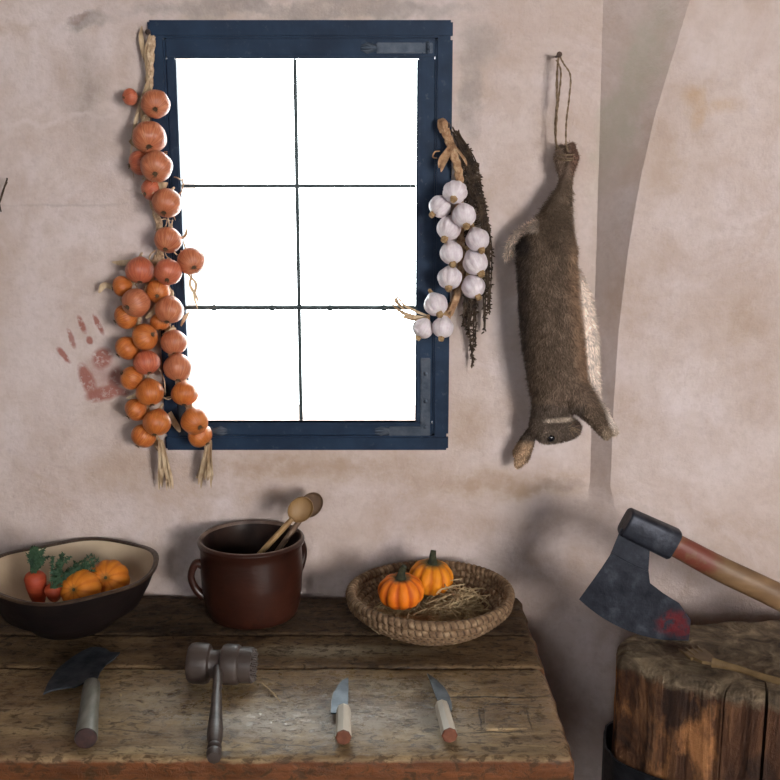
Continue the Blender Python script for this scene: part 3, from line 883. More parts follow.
b = MB(); braid_strands(b, [Wp(443, 126, .020), Wp(448, 138, .030), Wp(454, 155, .036), Wp(459, 175, .030), Wp(459, 200, .021), Wp(461, 240, .020), Wp(461, 275, .020), Wp(455, 300, .020), Wp(446, 318, .02)], 0.005, 0.0048, 8); b.build('plait', M_gbraid, gb)
b = MB(); b.lathe([(0.0, -0.004), (0.010, -0.003), (0.011, 0.010), (0.008, 0.020), (0, 0.021)], 12, axis_mat(Wp(444, 129, .022), (-.3, -.5, .8)), lambda a, r, z: (r * (1 + .12 * math.sin(5 * a)), z)); b.build('stem_knot', M_gbraid, gb)
q = random.Random(21)
for path, w in (([(452, 143, .036), (446, 152, .042), (441, 160, .044), (439, 168, .042)], .006), ([(454, 143, .036), (449, 154, .044), (443, 165, .046), (441, 172, .044)], .005), ([(450, 140, .036), (458, 150, .044), (465, 160, .044), (467, 166, .04)], .003),
                ([(440, 151, .04), (435, 152, .045), (433, 157, .045), (437, 158, .045)], .0015), ([(458, 292, .03), (454, 305, .036), (452, 316, .034)], .005), ([(461, 285, .03), (456, 300, .04), (448, 312, .04)], .006)):
    b = MB(); leaf_strip(b, [Wp(*p) for p in path], w, q); b.build('dry_leaf', M_gbraid, gb)
for path, w in (([(428, 318, .034), (415, 317, .04), (402, 312, .042), (390, 302, .042)], .0045), ([(428, 316, .034), (415, 311, .04), (404, 305, .042), (396, 294, .042)], .003), ([(427, 320, .034), (412, 319, .04), (400, 316, .042)], .004), ([(405, 310, .042), (398, 303, .046), (396, 299, .046), (399, 297, .046)], .004)):
    b = MB(); leaf_strip(b, [Wp(*p) for p in path], w, q); b.build('pale_stem', M_dry, gb)

# dark dried herbs behind the garlic
M_herb = simple('dried_herb', (0.020, 0.013, 0.009), (0.075, 0.048, 0.030), 60, 0.9, 0.3, 0.002)
hb = thing('dried_herb_bunch', 'dark brown bunch of dried herbs hanging behind the garlic beside the window', 'herbs', Wp(470, 140, 0))
q = random.Random(31)
lines = [[(452, 128), (464, 150), (476, 190), (486, 235), (486, 262)], [(455, 132), (470, 160), (480, 200), (487, 240), (487, 290)], [(458, 132), (474, 165), (484, 205), (490, 245), (488, 312)], [(455, 135), (466, 170), (472, 215), (474, 270), (470, 330)],
         [(456, 134), (468, 180), (470, 240), (468, 300), (472, 362)], [(458, 134), (470, 165), (477, 200), (482, 240), (485, 328)], [(460, 136), (468, 150), (472, 172), (478, 200), (484, 226)], [(456, 132), (463, 165), (466, 205), (466, 250), (464, 325)], [(458, 136), (470, 168), (474, 230), (476, 290), (473, 345)]]
for li, ln in enumerate(lines):
    b = MB()
    for s in range(3):
        pts = [Wp(x + q.gauss(0, 1.3), y + q.gauss(0, 2), .014 + .012 * q.random()) for x, y in ln]
        c_ = catmull(pts, 8)
        b.tube(c_, 0.0014, 5)
        for p in c_[8:]:
            for kk in range(4):
                d = Vector((q.gauss(0, 1), -abs(q.gauss(0, .6)), q.uniform(-1.6, .3))).normalized()
                L_ = q.uniform(.004, .010)
                o_ = p + Vector((0, 0, q.uniform(-.006, .006)))
                b.tube([o_, o_ + d * L_ * .5, o_ + d * L_], [0.0008, 0.0017, 0.0004], 4, flat=.4)
    b.build('sprig', M_herb, hb)

# dry twigs at the edge of the view
tw = thing('dried_twig_bunch', 'bunch of dry brown twigs hanging on plaster at the edge of the view', 'twigs', Wp(-14, 150, 0))
q = random.Random(41)
for i in range(9):
    b = MB()
    e = (q.uniform(-30, 7), q.uniform(196, 232))
    a0 = Wp(-14, 150, .02)
    if i < 3: pts = [a0, Wp(-4, 205, .03), Wp(3 + i * 1.5, 190 - i * 4, .03), Wp(7, 182 - i * 2, .028)]
    else: pts = [a0, Wp(lerp(-14, e[0], .5), 178, .03), Wp(*e, .02 + q.random() * .02)]
    b.tube(catmull(pts, 5), 0.0016, 5); b.build('twig', M_herb, tw)
M_nail = simple('rusty_iron', (0.03, 0.02, 0.017), (0.09, 0.055, 0.04), 80, 0.6, 0.4, 0.002, metal=0.6)
def nail(px, py, label, L=0.045):
    p = Wp(px, py, 0.0)
    b = MB(); b.lathe([(0.0, -0.010), (0.0022, -0.010), (0.0026, L - 0.003), (0.0055, L - 0.002), (0.005, L), (0, L + 0.001)], 12, axis_mat(p, (0, -1, 0.02)))
    return tag(b.build('nail', M_nail, None, loc=p), label, 'nail')
nail(556, 57, 'dark iron nail in the wall that holds the rabbit twine')
nail(151, 34, 'dark iron nail in the frame corner that holds the onion braid', 0.03)
nail(447, 126, 'dark iron nail in the frame that holds the garlic braid', 0.03)
nail(-14, 150, 'iron nail in the wall holding the dry twigs', 0.03)

# =================================================================== RABBIT
def blob(bm, c, r, sc=(1, 1, 1)):
    bmesh.ops.create_icosphere(bm, subdivisions=3, radius=1.0, matrix=Matrix.Translation(c) @ Matrix.Diagonal((r * sc[0], r * sc[1], r * sc[2], 1)))
def limb(bm, pts, depth, sc=(1, 1, 1), step=3.0):
    for (a, b_) in zip(pts, pts[1:]):
        n = max(1, int(math.hypot(b_[0] - a[0], b_[1] - a[1]) / step))
        for i in range(n + 1):
            t_ = i / n
            px, py, r = (lerp(a[k], b_[k], t_) for k in range(3))
            d = lerp(a[3], b_[3], t_) if len(a) > 3 else depth
            p = Wp(px, py, d)
            blob(bm, p, r * mpp(p), sc)
bm = bmesh.new()
limb(bm, [(566, 178, 6.0, .05), (564, 192, 8.5, .055), (559, 207, 12.5, .06), (554, 224, 18, .066), (547, 243, 25, .072), (545, 262, 28, .074), (548, 285, 29.5, .075), (551, 312, 31, .075), (553, 340, 31, .075), (556, 366, 29.5, .073), (556, 386, 26.5, .07), (555, 402, 22, .066), (553, 412, 16, .064)], 0.06, (1, .92, 1))
limb(bm, [(561, 216, 10, .075), (558, 232, 15, .085), (558, 250, 18, .096), (561, 266, 14, .098)], 0.08)                        # near thigh
limb(bm, [(563, 235, 9, .07), (567, 252, 10, .075), (568, 266, 8, .078)], 0.07)   # far thigh
limb(bm, [(573, 272, 6), (577, 284, 8.5), (581, 305, 12), (585, 340, 13.5), (588, 370, 11), (592, 390, 8)], 0.062)   # belly
limb(bm, [(562, 150, 6, .035), (561, 158, 7.5, .04), (563, 168, 6.5, .045), (566, 180, 6, .048)], 0.04)                      # hind feet
limb(bm, [(571, 147, 5, .052), (574, 158, 5.5, .056), (570, 168, 5.5, .058), (567, 180, 5.5, .058), (561, 196, 8, .066)], 0.05)
limb(bm, [(541, 232, 8, .06), (529, 230, 6.5, .056), (518, 236, 6, .05), (511, 246, 5, .045), (507, 258, 3, .04)], 0.05)       # tail
limb(bm, [(528, 240, 8, .062), (522, 246, 6, .062)], 0.06)
limb(bm, [(572, 392, 17, .085), (584, 404, 12.5, .10), (594, 417, 9.0, .112), (603, 430, 6.5, .122), (606, 435, 5.5, .124)], 0.085)  # foreleg
limb(bm, [(585, 388, 10, .065), (597, 407, 7, .095), (607, 421, 6, .118), (614, 432, 5, .132)], 0.05)       # far foreleg
limb(bm, [(547, 410, 15, .066), (540, 426, 11.5, .07), (547, 430, 14.2, .074), (556, 430, 13.0, .076), (565, 429, 12, .078), (571, 428.5, 10.2, .079), (574.5, 428, 7.5, .08)], 0.07)  # head
limb(bm, [(533, 434, 4, .062), (528, 444, 7, .058), (522.5, 456, 8.3, .05), (518, 465, 4.8, .046)], 0.05, (1, .38, 1), 2)      # ear
limb(bm, [(530, 430, 4, .04), (524, 442, 6, .030), (518, 453, 6.5, .022)], 0.03, (1, .38, 1), 2)             # far ear
me = bpy.data.meshes.new('body'); bm.to_mesh(me); bm.free()
tmp = bpy.data.objects.new('tmp', me); COL.objects.link(tmp)
md = tmp.modifiers.new('r', 'REMESH'); md.mode = 'VOXEL'; md.voxel_size = 0.0032
ms = tmp.modifiers.new('s', 'SMOOTH'); ms.factor = 0.5; ms.iterations = 7
dg = bpy.context.evaluated_depsgraph_get()
body_me = bpy.data.meshes.new_from_object(tmp.evaluated_get(dg))
bpy.data.objects.remove(tmp)
rab_loc = Wp(556, 460, 0.0)
def rabbit_color(p, n):
    px, py = proj(p)
    base = Vector((0.088, 0.060, 0.042))
    w = 0.5 + 0.5 * nz(p, 45); base = base.lerp(Vector((0.150, 0.106, 0.074)), w * 0.8)
    base = base.lerp(Vector((0.045, 0.036, 0.032)), 0.7 * smooth(540, 522, px) * smooth(200, 250, py) * smooth(420, 380, py))  # shading down the left side of the body, painted into the fur
    # rufous flank and shoulder
    edge = interp([(230, 578), (255, 578), (280, 577), (300, 578), (340, 583), (372, 586), (390, 592), (410, 603), (432, 611)], py)
    base = base.lerp(Vector((0.24, 0.150, 0.095)), 0.7 * smooth(edge - 16, edge - 2, px) * smooth(225, 260, py) * smooth(395, 375, py))
    base = base.lerp(Vector((0.16, 0.11, 0.08)), 0.55 * smooth(365, 400, py) * smooth(540, 565, px) * smooth(412, 404, py))
    base = base.lerp(Vector((0.66, 0.57, 0.50)), smooth(edge - 1, edge + 5, px) * smooth(256, 285, py))
    # tail underside
    if px < 542 and 214 < py < 268:
        path = ((541, 226), (528, 225), (517, 231), (509, 243), (505, 260)); dm = 99
        for (ax_, ay_), (bx_, by_) in zip(path, path[1:]):
            u_ = max(0, min(1, ((px - ax_) * (bx_ - ax_) + (py - ay_) * (by_ - ay_)) / ((bx_ - ax_) ** 2 + (by_ - ay_) ** 2)))
            dm = min(dm, math.hypot(px - ax_ - u_ * (bx_ - ax_), py - ay_ - u_ * (by_ - ay_)))
        base = base.lerp(Vector((0.56, 0.46, 0.38)), smooth(8.5, 5.5, dm) * smooth(541, 533, px))
        base = base.lerp(Vector((0.03, 0.024, 0.022)), 0.7 * smooth(9, 5, math.hypot(px - 524, (py - 246) * .8)) * smooth(6.5, 8.5, dm))  # shadow between tail and rump, painted dark
    # hind feet
    if py < 190: base = base.lerp(Vector((0.30, 0.21, 0.16)), 0.55 * smooth(190, 165, py)); base = base.lerp(Vector((0.10, 0.05, 0.035)), 0.8 * smooth(568, 572, px) * smooth(185, 165, py))
    # head: pale jaw, dark ring, warm ear
    if py > 404 and px < 585:
        jaw = math.hypot((px - 560) / 17, (py - 420.0 - (px - 560) * -.06) / 3.0)
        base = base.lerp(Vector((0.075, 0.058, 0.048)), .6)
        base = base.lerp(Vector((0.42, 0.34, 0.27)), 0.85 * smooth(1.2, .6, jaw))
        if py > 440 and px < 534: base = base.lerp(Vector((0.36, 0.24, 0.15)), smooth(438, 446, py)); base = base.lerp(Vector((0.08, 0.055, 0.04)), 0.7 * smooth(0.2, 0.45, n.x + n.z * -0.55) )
        ring = math.hypot((px - 551) / 8.5, (py - 438) / 7.5)
        base = base.lerp(Vector((0.26, 0.20, 0.15)), 0.35 * (smooth(1.25, 1.0, ring) - smooth(.95, .75, ring)))
        base = base.lerp(Vector((0.09, 0.06, 0.05)), 0.7 * smooth(6, 2, math.hypot(px - 578, py - 424)))
    # toes
    base = base.lerp(Vector((0.36, 0.27, 0.19)), 0.7 * smooth(424, 434, py) * smooth(600, 606, px))
    return base
def color_mesh(me, f):
    ca = me.color_attributes.new('fur_color', 'FLOAT_COLOR', 'POINT')
    for v_, cc in zip(me.vertices, ca.data):
        c_ = f(v_.co, v_.normal); cc.color = (c_[0], c_[1], c_[2], 1)
t = NT('rabbit_fur')
at = t.n('ShaderNodeAttribute'); at.attribute_name = 'fur_color'
v = t.coord('Object')
c = t.mix(t.maprange(t.noise(v, 420, 3), 0.4, 0.7, 0, 0.45), at.outputs['Color'], t.mix(1.0, at.outputs['Color'], (0.45, 0.42, 0.40), 'MULTIPLY'))
M_fur = t.done(c, 0.85, t.bump(t.noise(t.coord('Object', (1, 1, 0.35)), 500, 3), 0.5, 0.003), 0, 0.15)
t = NT('rabbit_fur_hair')
at = t.n('ShaderNodeAttribute'); at.attribute_name = 'fur_color'
M_hair = t.done(at.outputs['Color'], 0.8, None, 0, 0.15)
for p_ in body_me.polygons: p_.use_smooth = True
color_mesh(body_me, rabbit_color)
bvh = BVHTree.FromPolygons([v_.co.copy() for v_ in body_me.vertices], [tuple(p_.vertices) for p_ in body_me.polygons])
# hair: short tapered strands over the whole skin
areas = [p_.area for p_ in body_me.polygons]
q = random.Random(51)
hv = []; hf = []; hc = []
picks = q.choices(range(len(areas)), areas, k=46000)
for pi in picks:
    p_ = body_me.polygons[pi]
    vs_ = [body_me.vertices[i].co for i in p_.vertices]
    u = q.random(); w = q.random()
    co = vs_[0].lerp(vs_[1], u).lerp(vs_[-1].lerp(vs_[len(vs_) // 2], u), w)
    n_ = p_.normal
    c_ = rabbit_color(co, n_)
    k_ = q.choice((0.55, 1.0, 1.4, 2.2, 1.7)) * (1 + .5 * nz(co, 60))
    fl = Vector((0.10, 0, -0.75)) + Vector((q.gauss(0, .34), q.gauss(0, .34), q.gauss(0, .34)))
    d = (n_ * 0.45 + fl - n_ * fl.dot(n_) * 0.9).normalized()
    px, py = proj(co)
    L_ = q.uniform(0.005, 0.0125) * (0.45 if py > 412 else 1) * (0.6 if py < 190 else 1)
    s_ = d.cross(n_).normalized() * 0.00042
    i0 = len(hv)
    m_ = co + d * L_ * 0.55 + n_ * 0.0006
    hv += [co - s_, co + s_, m_ + s_ * .8, m_ - s_ * .8, co + d * L_]
    hf += [(i0, i0 + 1, i0 + 2, i0 + 3), (i0 + 3, i0 + 2, i0 + 4)]
    hc += [c_ * k_] * 5
def attach(name, me, m, parent, org):
    me.transform(Matrix.Translation(-org)); me.materials.clear(); me.materials.append(m)
    o = bpy.data.objects.new(name, me); COL.objects.link(o); o.parent = parent
    return o
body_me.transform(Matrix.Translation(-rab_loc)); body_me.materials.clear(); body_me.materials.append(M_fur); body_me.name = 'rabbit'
rabbit = bpy.data.objects.new('rabbit', body_me); COL.objects.link(rabbit); rabbit.location = rab_loc
tag(rabbit, 'dead brown rabbit hung head down by its hind feet on the wall', 'rabbit')
hm = bpy.data.meshes.new('fur'); hm.from_pydata([tuple(x) for x in hv], [], hf)
ca = hm.color_attributes.new('fur_color', 'FLOAT_COLOR', 'POINT')
for cc, x in zip(ca.data, hc): cc.color = (x[0], x[1], x[2], 1)
attach('fur', hm, M_hair, rabbit, rab_loc)
M_eye = NT('rabbit_eye').done((0.006, 0.006, 0.009), 0.08, None, 0, 0.6)
def surf(px, py):
    h = bvh.ray_cast(CAM, ray(px, py).normalized())
    return h[0], h[1]
ep, en = surf(551, 439)
if ep is not None:
    b = MB(); b.lathe([(0.0098 * math.sin(PI * i / 14), -0.0098 * math.cos(PI * i / 14)) for i in range(15)], 20, Matrix.Translation(ep - en * 0.0052))
    b.build('eye', M_eye, rabbit)
b = MB()
for (sx_, sy_) in ((577.5, 424), (578, 429)):
    p, n_ = surf(sx_ - 2, sy_)
    if p is None: continue
    b.lathe([(0.0, -.0016), (0.0022, -.0008), (0.0022, .0008), (0, .0016)], 10, axis_mat(p, n_))
if b.v: b.build('nose', M_eye, rabbit)
b = MB(); q = random.Random(8)
for i in range(12):
    p, n_ = surf(571 + q.uniform(-3, 3), 428 + q.uniform(-3, 3))
    if p is None: continue
    d = (n_ * .5 + Vector((q.uniform(.1, .9), -.3, q.uniform(-.5, .4)))).normalized()
    b.tube([p, p + d * .014, p + d * .03 + Vector((0, 0, -.004))], [.00035, .0003, .00012], 4)
if b.v: b.build('whisker', M_dry, rabbit)

M_twine = simple('hemp_twine', (0.13, 0.085, 0.05), (0.30, 0.21, 0.13), 200, 0.85, 0.6, 0.002)
b = MB()
nh = Wp(556, 57, 0.0) + Vector((0, -0.034, 0.0015))
def twist(pts, r=0.0011, k=9, R0=0.0010):
    c_ = catmull(pts, k)
    for s in (0, PI):
        b.tube([p + Vector((math.cos(i * .9 + s), math.sin(i * .9 + s), 0)) * R0 for i, p in enumerate(c_)], r, 5)
twist([nh, Wp(556.5, 80, .040), Wp(557, 110, .044), Wp(556, 140, .044), Wp(560, 150, .052)])
twist([nh, Wp(557.5, 70, .040), Wp(557, 100, .042), Wp(555, 130, .040), Wp(557, 152, .040)])
twist([nh, Wp(564, 64, .040), Wp(570.5, 76, .044), Wp(569, 100, .048), Wp(566.5, 120, .052), Wp(566, 142, .060), Wp(568, 152, .062)])
twist([Wp(556.5, 60, .036), Wp(561, 72, .040), Wp(559, 95, .040), Wp(557.5, 110, .042)])
for (yy, tx) in ((153, 0), (156, .5), (159, -.5)):       # lashing round the feet
    ring = [Wp(567 + 11 * math.cos(a), yy + tx + 2 * math.sin(a), .046 + .024 * math.sin(a)) for a in [2 * PI * i / 14 for i in range(14)]]
    b.tube(ring, 0.0013, 5, closed=True)
tag(b.build('twine', M_twine, None, loc=nh), 'thin brown twine looped over the nail and tied round the rabbit feet', 'twine')

# =================================================================== EARTHENWARE POT
t = NT('brown_glaze')
v = t.coord('Object')
c = t.ramp(t.noise(v, 9, 5, 0.6), [(0.3, (0.018, 0.006, 0.004)), (0.55, (0.036, 0.0105, 0.006)), (0.75, (0.058, 0.019, 0.011))])
c = t.mix(t.maprange(t.noise(v, 60, 4), 0.58, 0.7, 0, 0.5), c, (0.012, 0.005, 0.004))
M_glaze = t.done(c, 0.32, t.bump(t.noise(t.coord('Object', (1, 1, 3)), 14, 4), 0.25, 0.006), 0, 0.5)
M_glaze_in = simple('dark_glaze', (0.015, 0.009, 0.008), (0.035, 0.02, 0.015), 15, 0.30, 0.2)
M_glaze_rim = simple('worn_glaze_rim', (0.07, 0.04, 0.03), (0.17, 0.115, 0.09), 30, 0.4, 0.2)
def lathe_bowl(b, prof_, center, n=64, mod=None, mi=0): b.lathe(prof_, n, Matrix.Translation(center), mod, mi, caps=False)
PR = onY(251, 537, -0.122)
pot_c = Vector((PR.x, -0.122, TZ)); hp = PR.z - TZ
k = mpp(PR); rp = 53.5 * k
pot = thing('earthenware_pot', 'brown glazed two-handled earthenware pot holding wooden spoons', 'pot', pot_c)
b = MB()
lathe_bowl(b, [(0, 0.001), (rp * .80, 0.001), (rp * .845, .006), (rp * .885, .02), (rp * .935, hp * .35), (rp * .955, hp * .6), (rp * .945, hp * .82), (rp * .94, hp * .88), (rp * .985, hp * .935), (rp * 1.0, hp * .97), (rp * .985, hp * .992), (rp * .965, hp)], pot_c)
b.build('body', M_glaze, pot)
b = MB()
lathe_bowl(b, [(rp * .965, hp), (rp * .955, hp + .0015), (rp * .93, hp + .001), (rp * .905, hp - .005)], pot_c)
b.build('rim', M_glaze_rim, pot)
b = MB()
lathe_bowl(b, [(rp * .905, hp - .005), (rp * .89, hp - .02), (rp * .89, hp * .4), (rp * .84, .03), (rp * .7, .014), (0, .012)], pot_c)
b.build('interior', M_glaze_in, pot)
for sgn, y_off, z0, z1 in ((-1, -0.02, .70, .34), (1, 0.06, .82, .42)):
    b = MB(); ax = Vector((sgn, y_off * 12, 0)).normalized()
    pts = [pot_c + ax * rp * .92 + Vector((0, 0, hp * z0)), pot_c + ax * (rp * 1.04) + Vector((0, 0, hp * (z0 + .01))), pot_c + ax * (rp * 1.13) + Vector((0, 0, hp * lerp(z0, z1, .4))), pot_c + ax * (rp * 1.06) + Vector((0, 0, hp * lerp(z0, z1, .85))), pot_c + ax * rp * .92 + Vector((0, 0, hp * (z1 - .06)))]
    cpts = catmull(pts, 6); n_ = len(cpts)
    b.tube(cpts, [0.0075 + 0.003 * abs(2 * i / (n_ - 1) - 1) ** 2 for i in range(n_)], 12, flat=1.25)
    b.build('handle', M_glaze, pot)

def spoon(mb, tip, neck, bowl_len, bowl_w, hr, facing, tail):
    """Handle from tail to neck, then an oval hollowed bowl beyond it."""
    ax = (neck - tail).normalized()
    mb.tube(catmull([tail, tail.lerp(neck, .5), neck + ax * 0.004], 6), [hr] * 6 + [hr * 1.05] * 6 + [hr * .95], 10)
    fz = (facing - ax * facing.dot(ax)).normalized(); sd = ax.cross(fz)
    n, m = 28, 9
    vs = []; c0 = neck + ax * bowl_len / 2
    def ring(k, depth, lift): return [c0 + ax * (math.cos(2 * PI * j / n) * bowl_len / 2 * k) + sd * (math.sin(2 * PI * j / n) * bowl_w / 2 * k) + fz * (lift - depth) for j in range(n)]
    rings = []
    for i in range(m): # outside, from the bottom up to the rim
        u = i / (m - 1); rings.append(ring(max(math.sin(u * PI / 2), .02), 0.013 * math.cos(u * PI / 2), 0))
    rings.append(ring(.97, -0.0012, 0))
    for i in range(m): # inside
        u = i / (m - 1); rings.append(ring(max(.92 * math.cos(u * PI / 2), .02), 0.0085 * math.sin(u * PI / 2), 0))
    for r_ in rings: vs += r_
    fs = []
    for i in range(len(rings) - 1):
        for j in range(n): fs.append((i * n + j, i * n + (j + 1) % n, (i + 1) * n + (j + 1) % n, (i + 1) * n + j))
    fs.append(tuple(range(n - 1, -1, -1))); fs.append(tuple((len(rings) - 1) * n + j for j in range(n)))
    mb.add(vs, fs)
def wood(name, a, b_, rough=0.55, sc=30, st=(1, 1, .2)): return simple(name, a, b_, sc, rough, 0.3, 0.002, st)
M_sp1 = wood('pale_spoon_wood', (0.22, 0.125, 0.05), (0.36, 0.22, 0.095))
M_sp2 = wood('dark_spoon_wood', (0.09, 0.05, 0.03), (0.19, 0.12, 0.075))
yk = -0.125
neck = onY(291, 520, yk - 0.01); tipd = (onY(311, 488, yk) - onY(291, 520, yk)).normalized()
tail = neck - (onY(291, 520, yk - .01) - onY(258, 556, yk - .03)).normalized() * 0.19
b = MB(); spoon(b, None, neck, 0.056, 0.048, 0.0055, Vector((0.15, -1, 0.25)), tail)
tag(b.build('wooden_spoon', M_sp1, None, loc=tail), 'pale wooden spoon leaning in the brown pot, its bowl facing the room', 'spoon', 'spoons in the brown pot')
neck2 = onY(303, 516, -0.083)
tail2 = neck2 - (neck2 - onY(274, 556, -0.10)).normalized() * 0.18
b = MB(); spoon(b, None, neck2, 0.056, 0.046, 0.0055, Vector((0.3, -1, 0.3)), tail2)
tag(b.build('wooden_spoon', M_sp2, None, loc=tail2), 'darker wooden spoon half hidden behind the pale spoon in the brown pot', 'spoon', 'spoons in the brown pot')

# =================================================================== BOWL
t = NT('dark_earthenware')
v = t.coord('Object')
M_bowl = t.done(t.ramp(t.noise(v, 12, 5), [(0.35, (0.006, 0.0045, 0.005)), (0.7, (0.016, 0.010, 0.009))]), 0.5, t.bump(t.noise(v, 40, 4), 0.3, 0.003), 0, 0.15)
M_cream = simple('cream_glaze', (0.45, 0.345, 0.23), (0.55, 0.44, 0.31), 9, 0.35, 0.25, 0.004)
M_brim = simple('brown_rim_glaze', (0.025, 0.014, 0.009), (0.07, 0.042, 0.026), 25, 0.4, 0.25)
bc = onZ(69, 566.5, 0.872); rb_ = 86 * mpp(bc); hb_ = 0.872 - TZ
bowl_c = Vector((bc.x, bc.y, TZ))
bowl = thing('earthenware_bowl', 'wide dark bowl with cream inside holding carrots and small orange squashes', 'bowl', bowl_c)
def wob(a, r, z): return r * (1 + 0.012 * math.sin(3 * a + 1)), z + (0.004 * math.sin(2 * a + 0.6) + 0.003 * math.sin(5 * a)) * smooth(.5, 1, z / hb_)
b = MB(); lathe_bowl(b, [(0, .001), (rb_ * .44, .001), (rb_ * .48, .006), (rb_ * .56, .020), (rb_ * .78, hb_ * .36), (rb_ * .90, hb_ * .66), (rb_ * .965, hb_ * .86), (rb_ * .985, hb_ * .94)], bowl_c, 72, wob); b.build('body', M_bowl, bowl)
b = MB(); lathe_bowl(b, [(rb_ * .985, hb_ * .94), (rb_ * 1.012, hb_ * .955), (rb_ * 1.015, hb_ * .985), (rb_ * 1.0, hb_), (rb_ * .965, hb_ * .995), (rb_ * .95, hb_ * .965)], bowl_c, 72, wob); b.build('rim', M_brim, bowl)
b = MB(); lathe_bowl(b, [(rb_ * .95, hb_ * .965), (rb_ * .92, hb_ * .86), (rb_ * .85, hb_ * .66), (rb_ * .72, hb_ * .38), (rb_ * .5, .026), (0, .018)], bowl_c, 72, wob); b.build('interior', M_cream, bowl)
hp_ = onY(-2, 610, bowl_c.y - .12)
b = MB(); ax = Vector((-.83, -.56, 0)); zz = hb_ * .80
pa = bowl_c + ax * rb_ * .86 + Vector((0, 0, zz)); tn = Vector((ax.y, -ax.x, 0))
b.tube(catmull([pa + tn * .038, pa + tn * .03 + ax * .028, pa + ax * .040, pa - tn * .03 + ax * .028, pa - tn * .038], 5), 0.010, 10); b.build('handle', M_bowl, bowl)

M_carrot = simple('carrot_skin', (0.27, 0.032, 0.012), (0.38, 0.062, 0.020), 60, 0.6, 0.4, 0.002, (.3, .3, 2))
M_frond = simple('carrot_greens', (0.018, 0.048, 0.026), (0.05, 0.105, 0.05), 50, 0.7, 0.2, .001)
def carrot(crown, tip_dir, L, r, fdirs, label, fl, seed):
    q = random.Random(seed)
    ti = Vector(tip_dir).normalized()
    t_ = thing('carrot', label, 'carrot', crown, 'carrots in the cream bowl')
    b = MB(); m = axis_mat(crown, ti)
    b.lathe([(0, -.002), (r * .45, -.001), (r * .82, .004), (r, .012), (r * .97, L * .3), (r * .8, L * .6), (r * .5, L * .85), (r * .2, L * .97), (0, L)], 24, m, lambda a, rr, z: (rr * (1 + .03 * math.sin(z * 620 + 2 * math.sin(a)) + .02 * math.sin(3 * a)), z))
    b.build('root', M_carrot, t_)
    for fd in fdirs:
        b = MB()
        st = crown - ti * .001
        e = st + Vector(fd) * fl
        for s in range(10):
            end = e + Vector((q.gauss(0, .009), q.gauss(0, .008), q.gauss(0, .012)))
            c_ = catmull([st + Vector((q.gauss(0, .003), q.gauss(0, .003), 0)), st.lerp(end, .5) + Vector((q.gauss(0, .005), q.gauss(0, .005), .004)), end], 6)
            b.tube(c_, .0010, 4)
            for p in c_[4:]:
                for k_ in range(7):
                    d = Vector((q.gauss(0, 1), q.gauss(0, 1), q.gauss(0, 1))).normalized() * q.uniform(.003, .0085)
                    b.tube([p, p + d * .5, p + d], [.0006, .0013, .0003], 4, flat=.4)
        b.build('greens', M_frond, t_)
yb = bowl_c.y
c1 = onY(34, 573, yb - 0.055)
carrot(c1, (0.0, .25, -1), .085, .0205, [(.06, 0, .55), (.12, .1, .35)], 'upright red carrot with its green top standing by the bowl rim', .075, 1)
c2 = onY(53, 588, yb - .075)
carrot(c2, (-.15, .55, -.55), .06, .0165, [(.12, .2, .62), (.75, .3, .42)], 'short carrot low in the bowl between upright carrot and squash', .085, 2)
c3 = onY(64, 583, yb - .045)
carrot(c3, (-.35, .75, -.45), .06, .016, [(.35, .5, .45)], 'carrot mostly hidden behind the squash in the bowl', .05, 3)

def pumpkin_mat(name, a, b_, groove, cap, capr):
    t = NT(name)
    v = t.coord('Object')
    s = t.n('ShaderNodeSeparateXYZ'); t.l(v, s.inputs[0])
    f = t.noise(v, 1.6, 5)
    c = t.ramp(f, [(0.35, a), (0.7, b_)])
    at = t.n('ShaderNodeAttribute'); at.attribute_name = 'rib'
    c = t.mix(t.maprange(at.outputs['Fac'], 0.45, 0.0, 0, 0.8), c, groove)
    rr = t.math('SQRT', t.math('ADD', t.math('MULTIPLY', s.outputs[0], s.outputs[0]), t.math('MULTIPLY', s.outputs[1], s.outputs[1])))
    rr = t.math('ADD', rr, t.math('MULTIPLY', t.math('SUBTRACT', t.noise(v, 5, 4), .5), .35))
    capf = t.math('MULTIPLY', t.maprange(rr, capr, capr * .45, 0, .95), t.maprange(s.outputs[2], 0.05, 0.2, 0, 1))
    c = t.mix(capf, c, cap)
    return t.done(c, 0.5, t.bump(t.noise(v, 14, 4), .2, .03), 0, .22)
M_stem = simple('dark_squash_stem', (0.018, 0.022, 0.012), (0.06, 0.06, 0.03), 5, .8, .5, .05)
M_pk1 = pumpkin_mat('reddish_orange_squash', (0.74, 0.165, 0.010), (0.80, 0.22, 0.016), (0.44, 0.055, 0.008), (0.05, 0.055, 0.02), .55)
M_pk2 = pumpkin_mat('yellow_orange_squash', (0.74, 0.235, 0.012), (0.80, 0.30, 0.018), (0.50, 0.11, 0.008), (0.055, 0.06, 0.02), .66)
M_pk3 = pumpkin_mat('pale_orange_squash', (0.56, 0.17, 0.016), (0.64, 0.22, 0.025), (0.46, 0.12, 0.012), (0.30, 0.12, 0.02), .3)
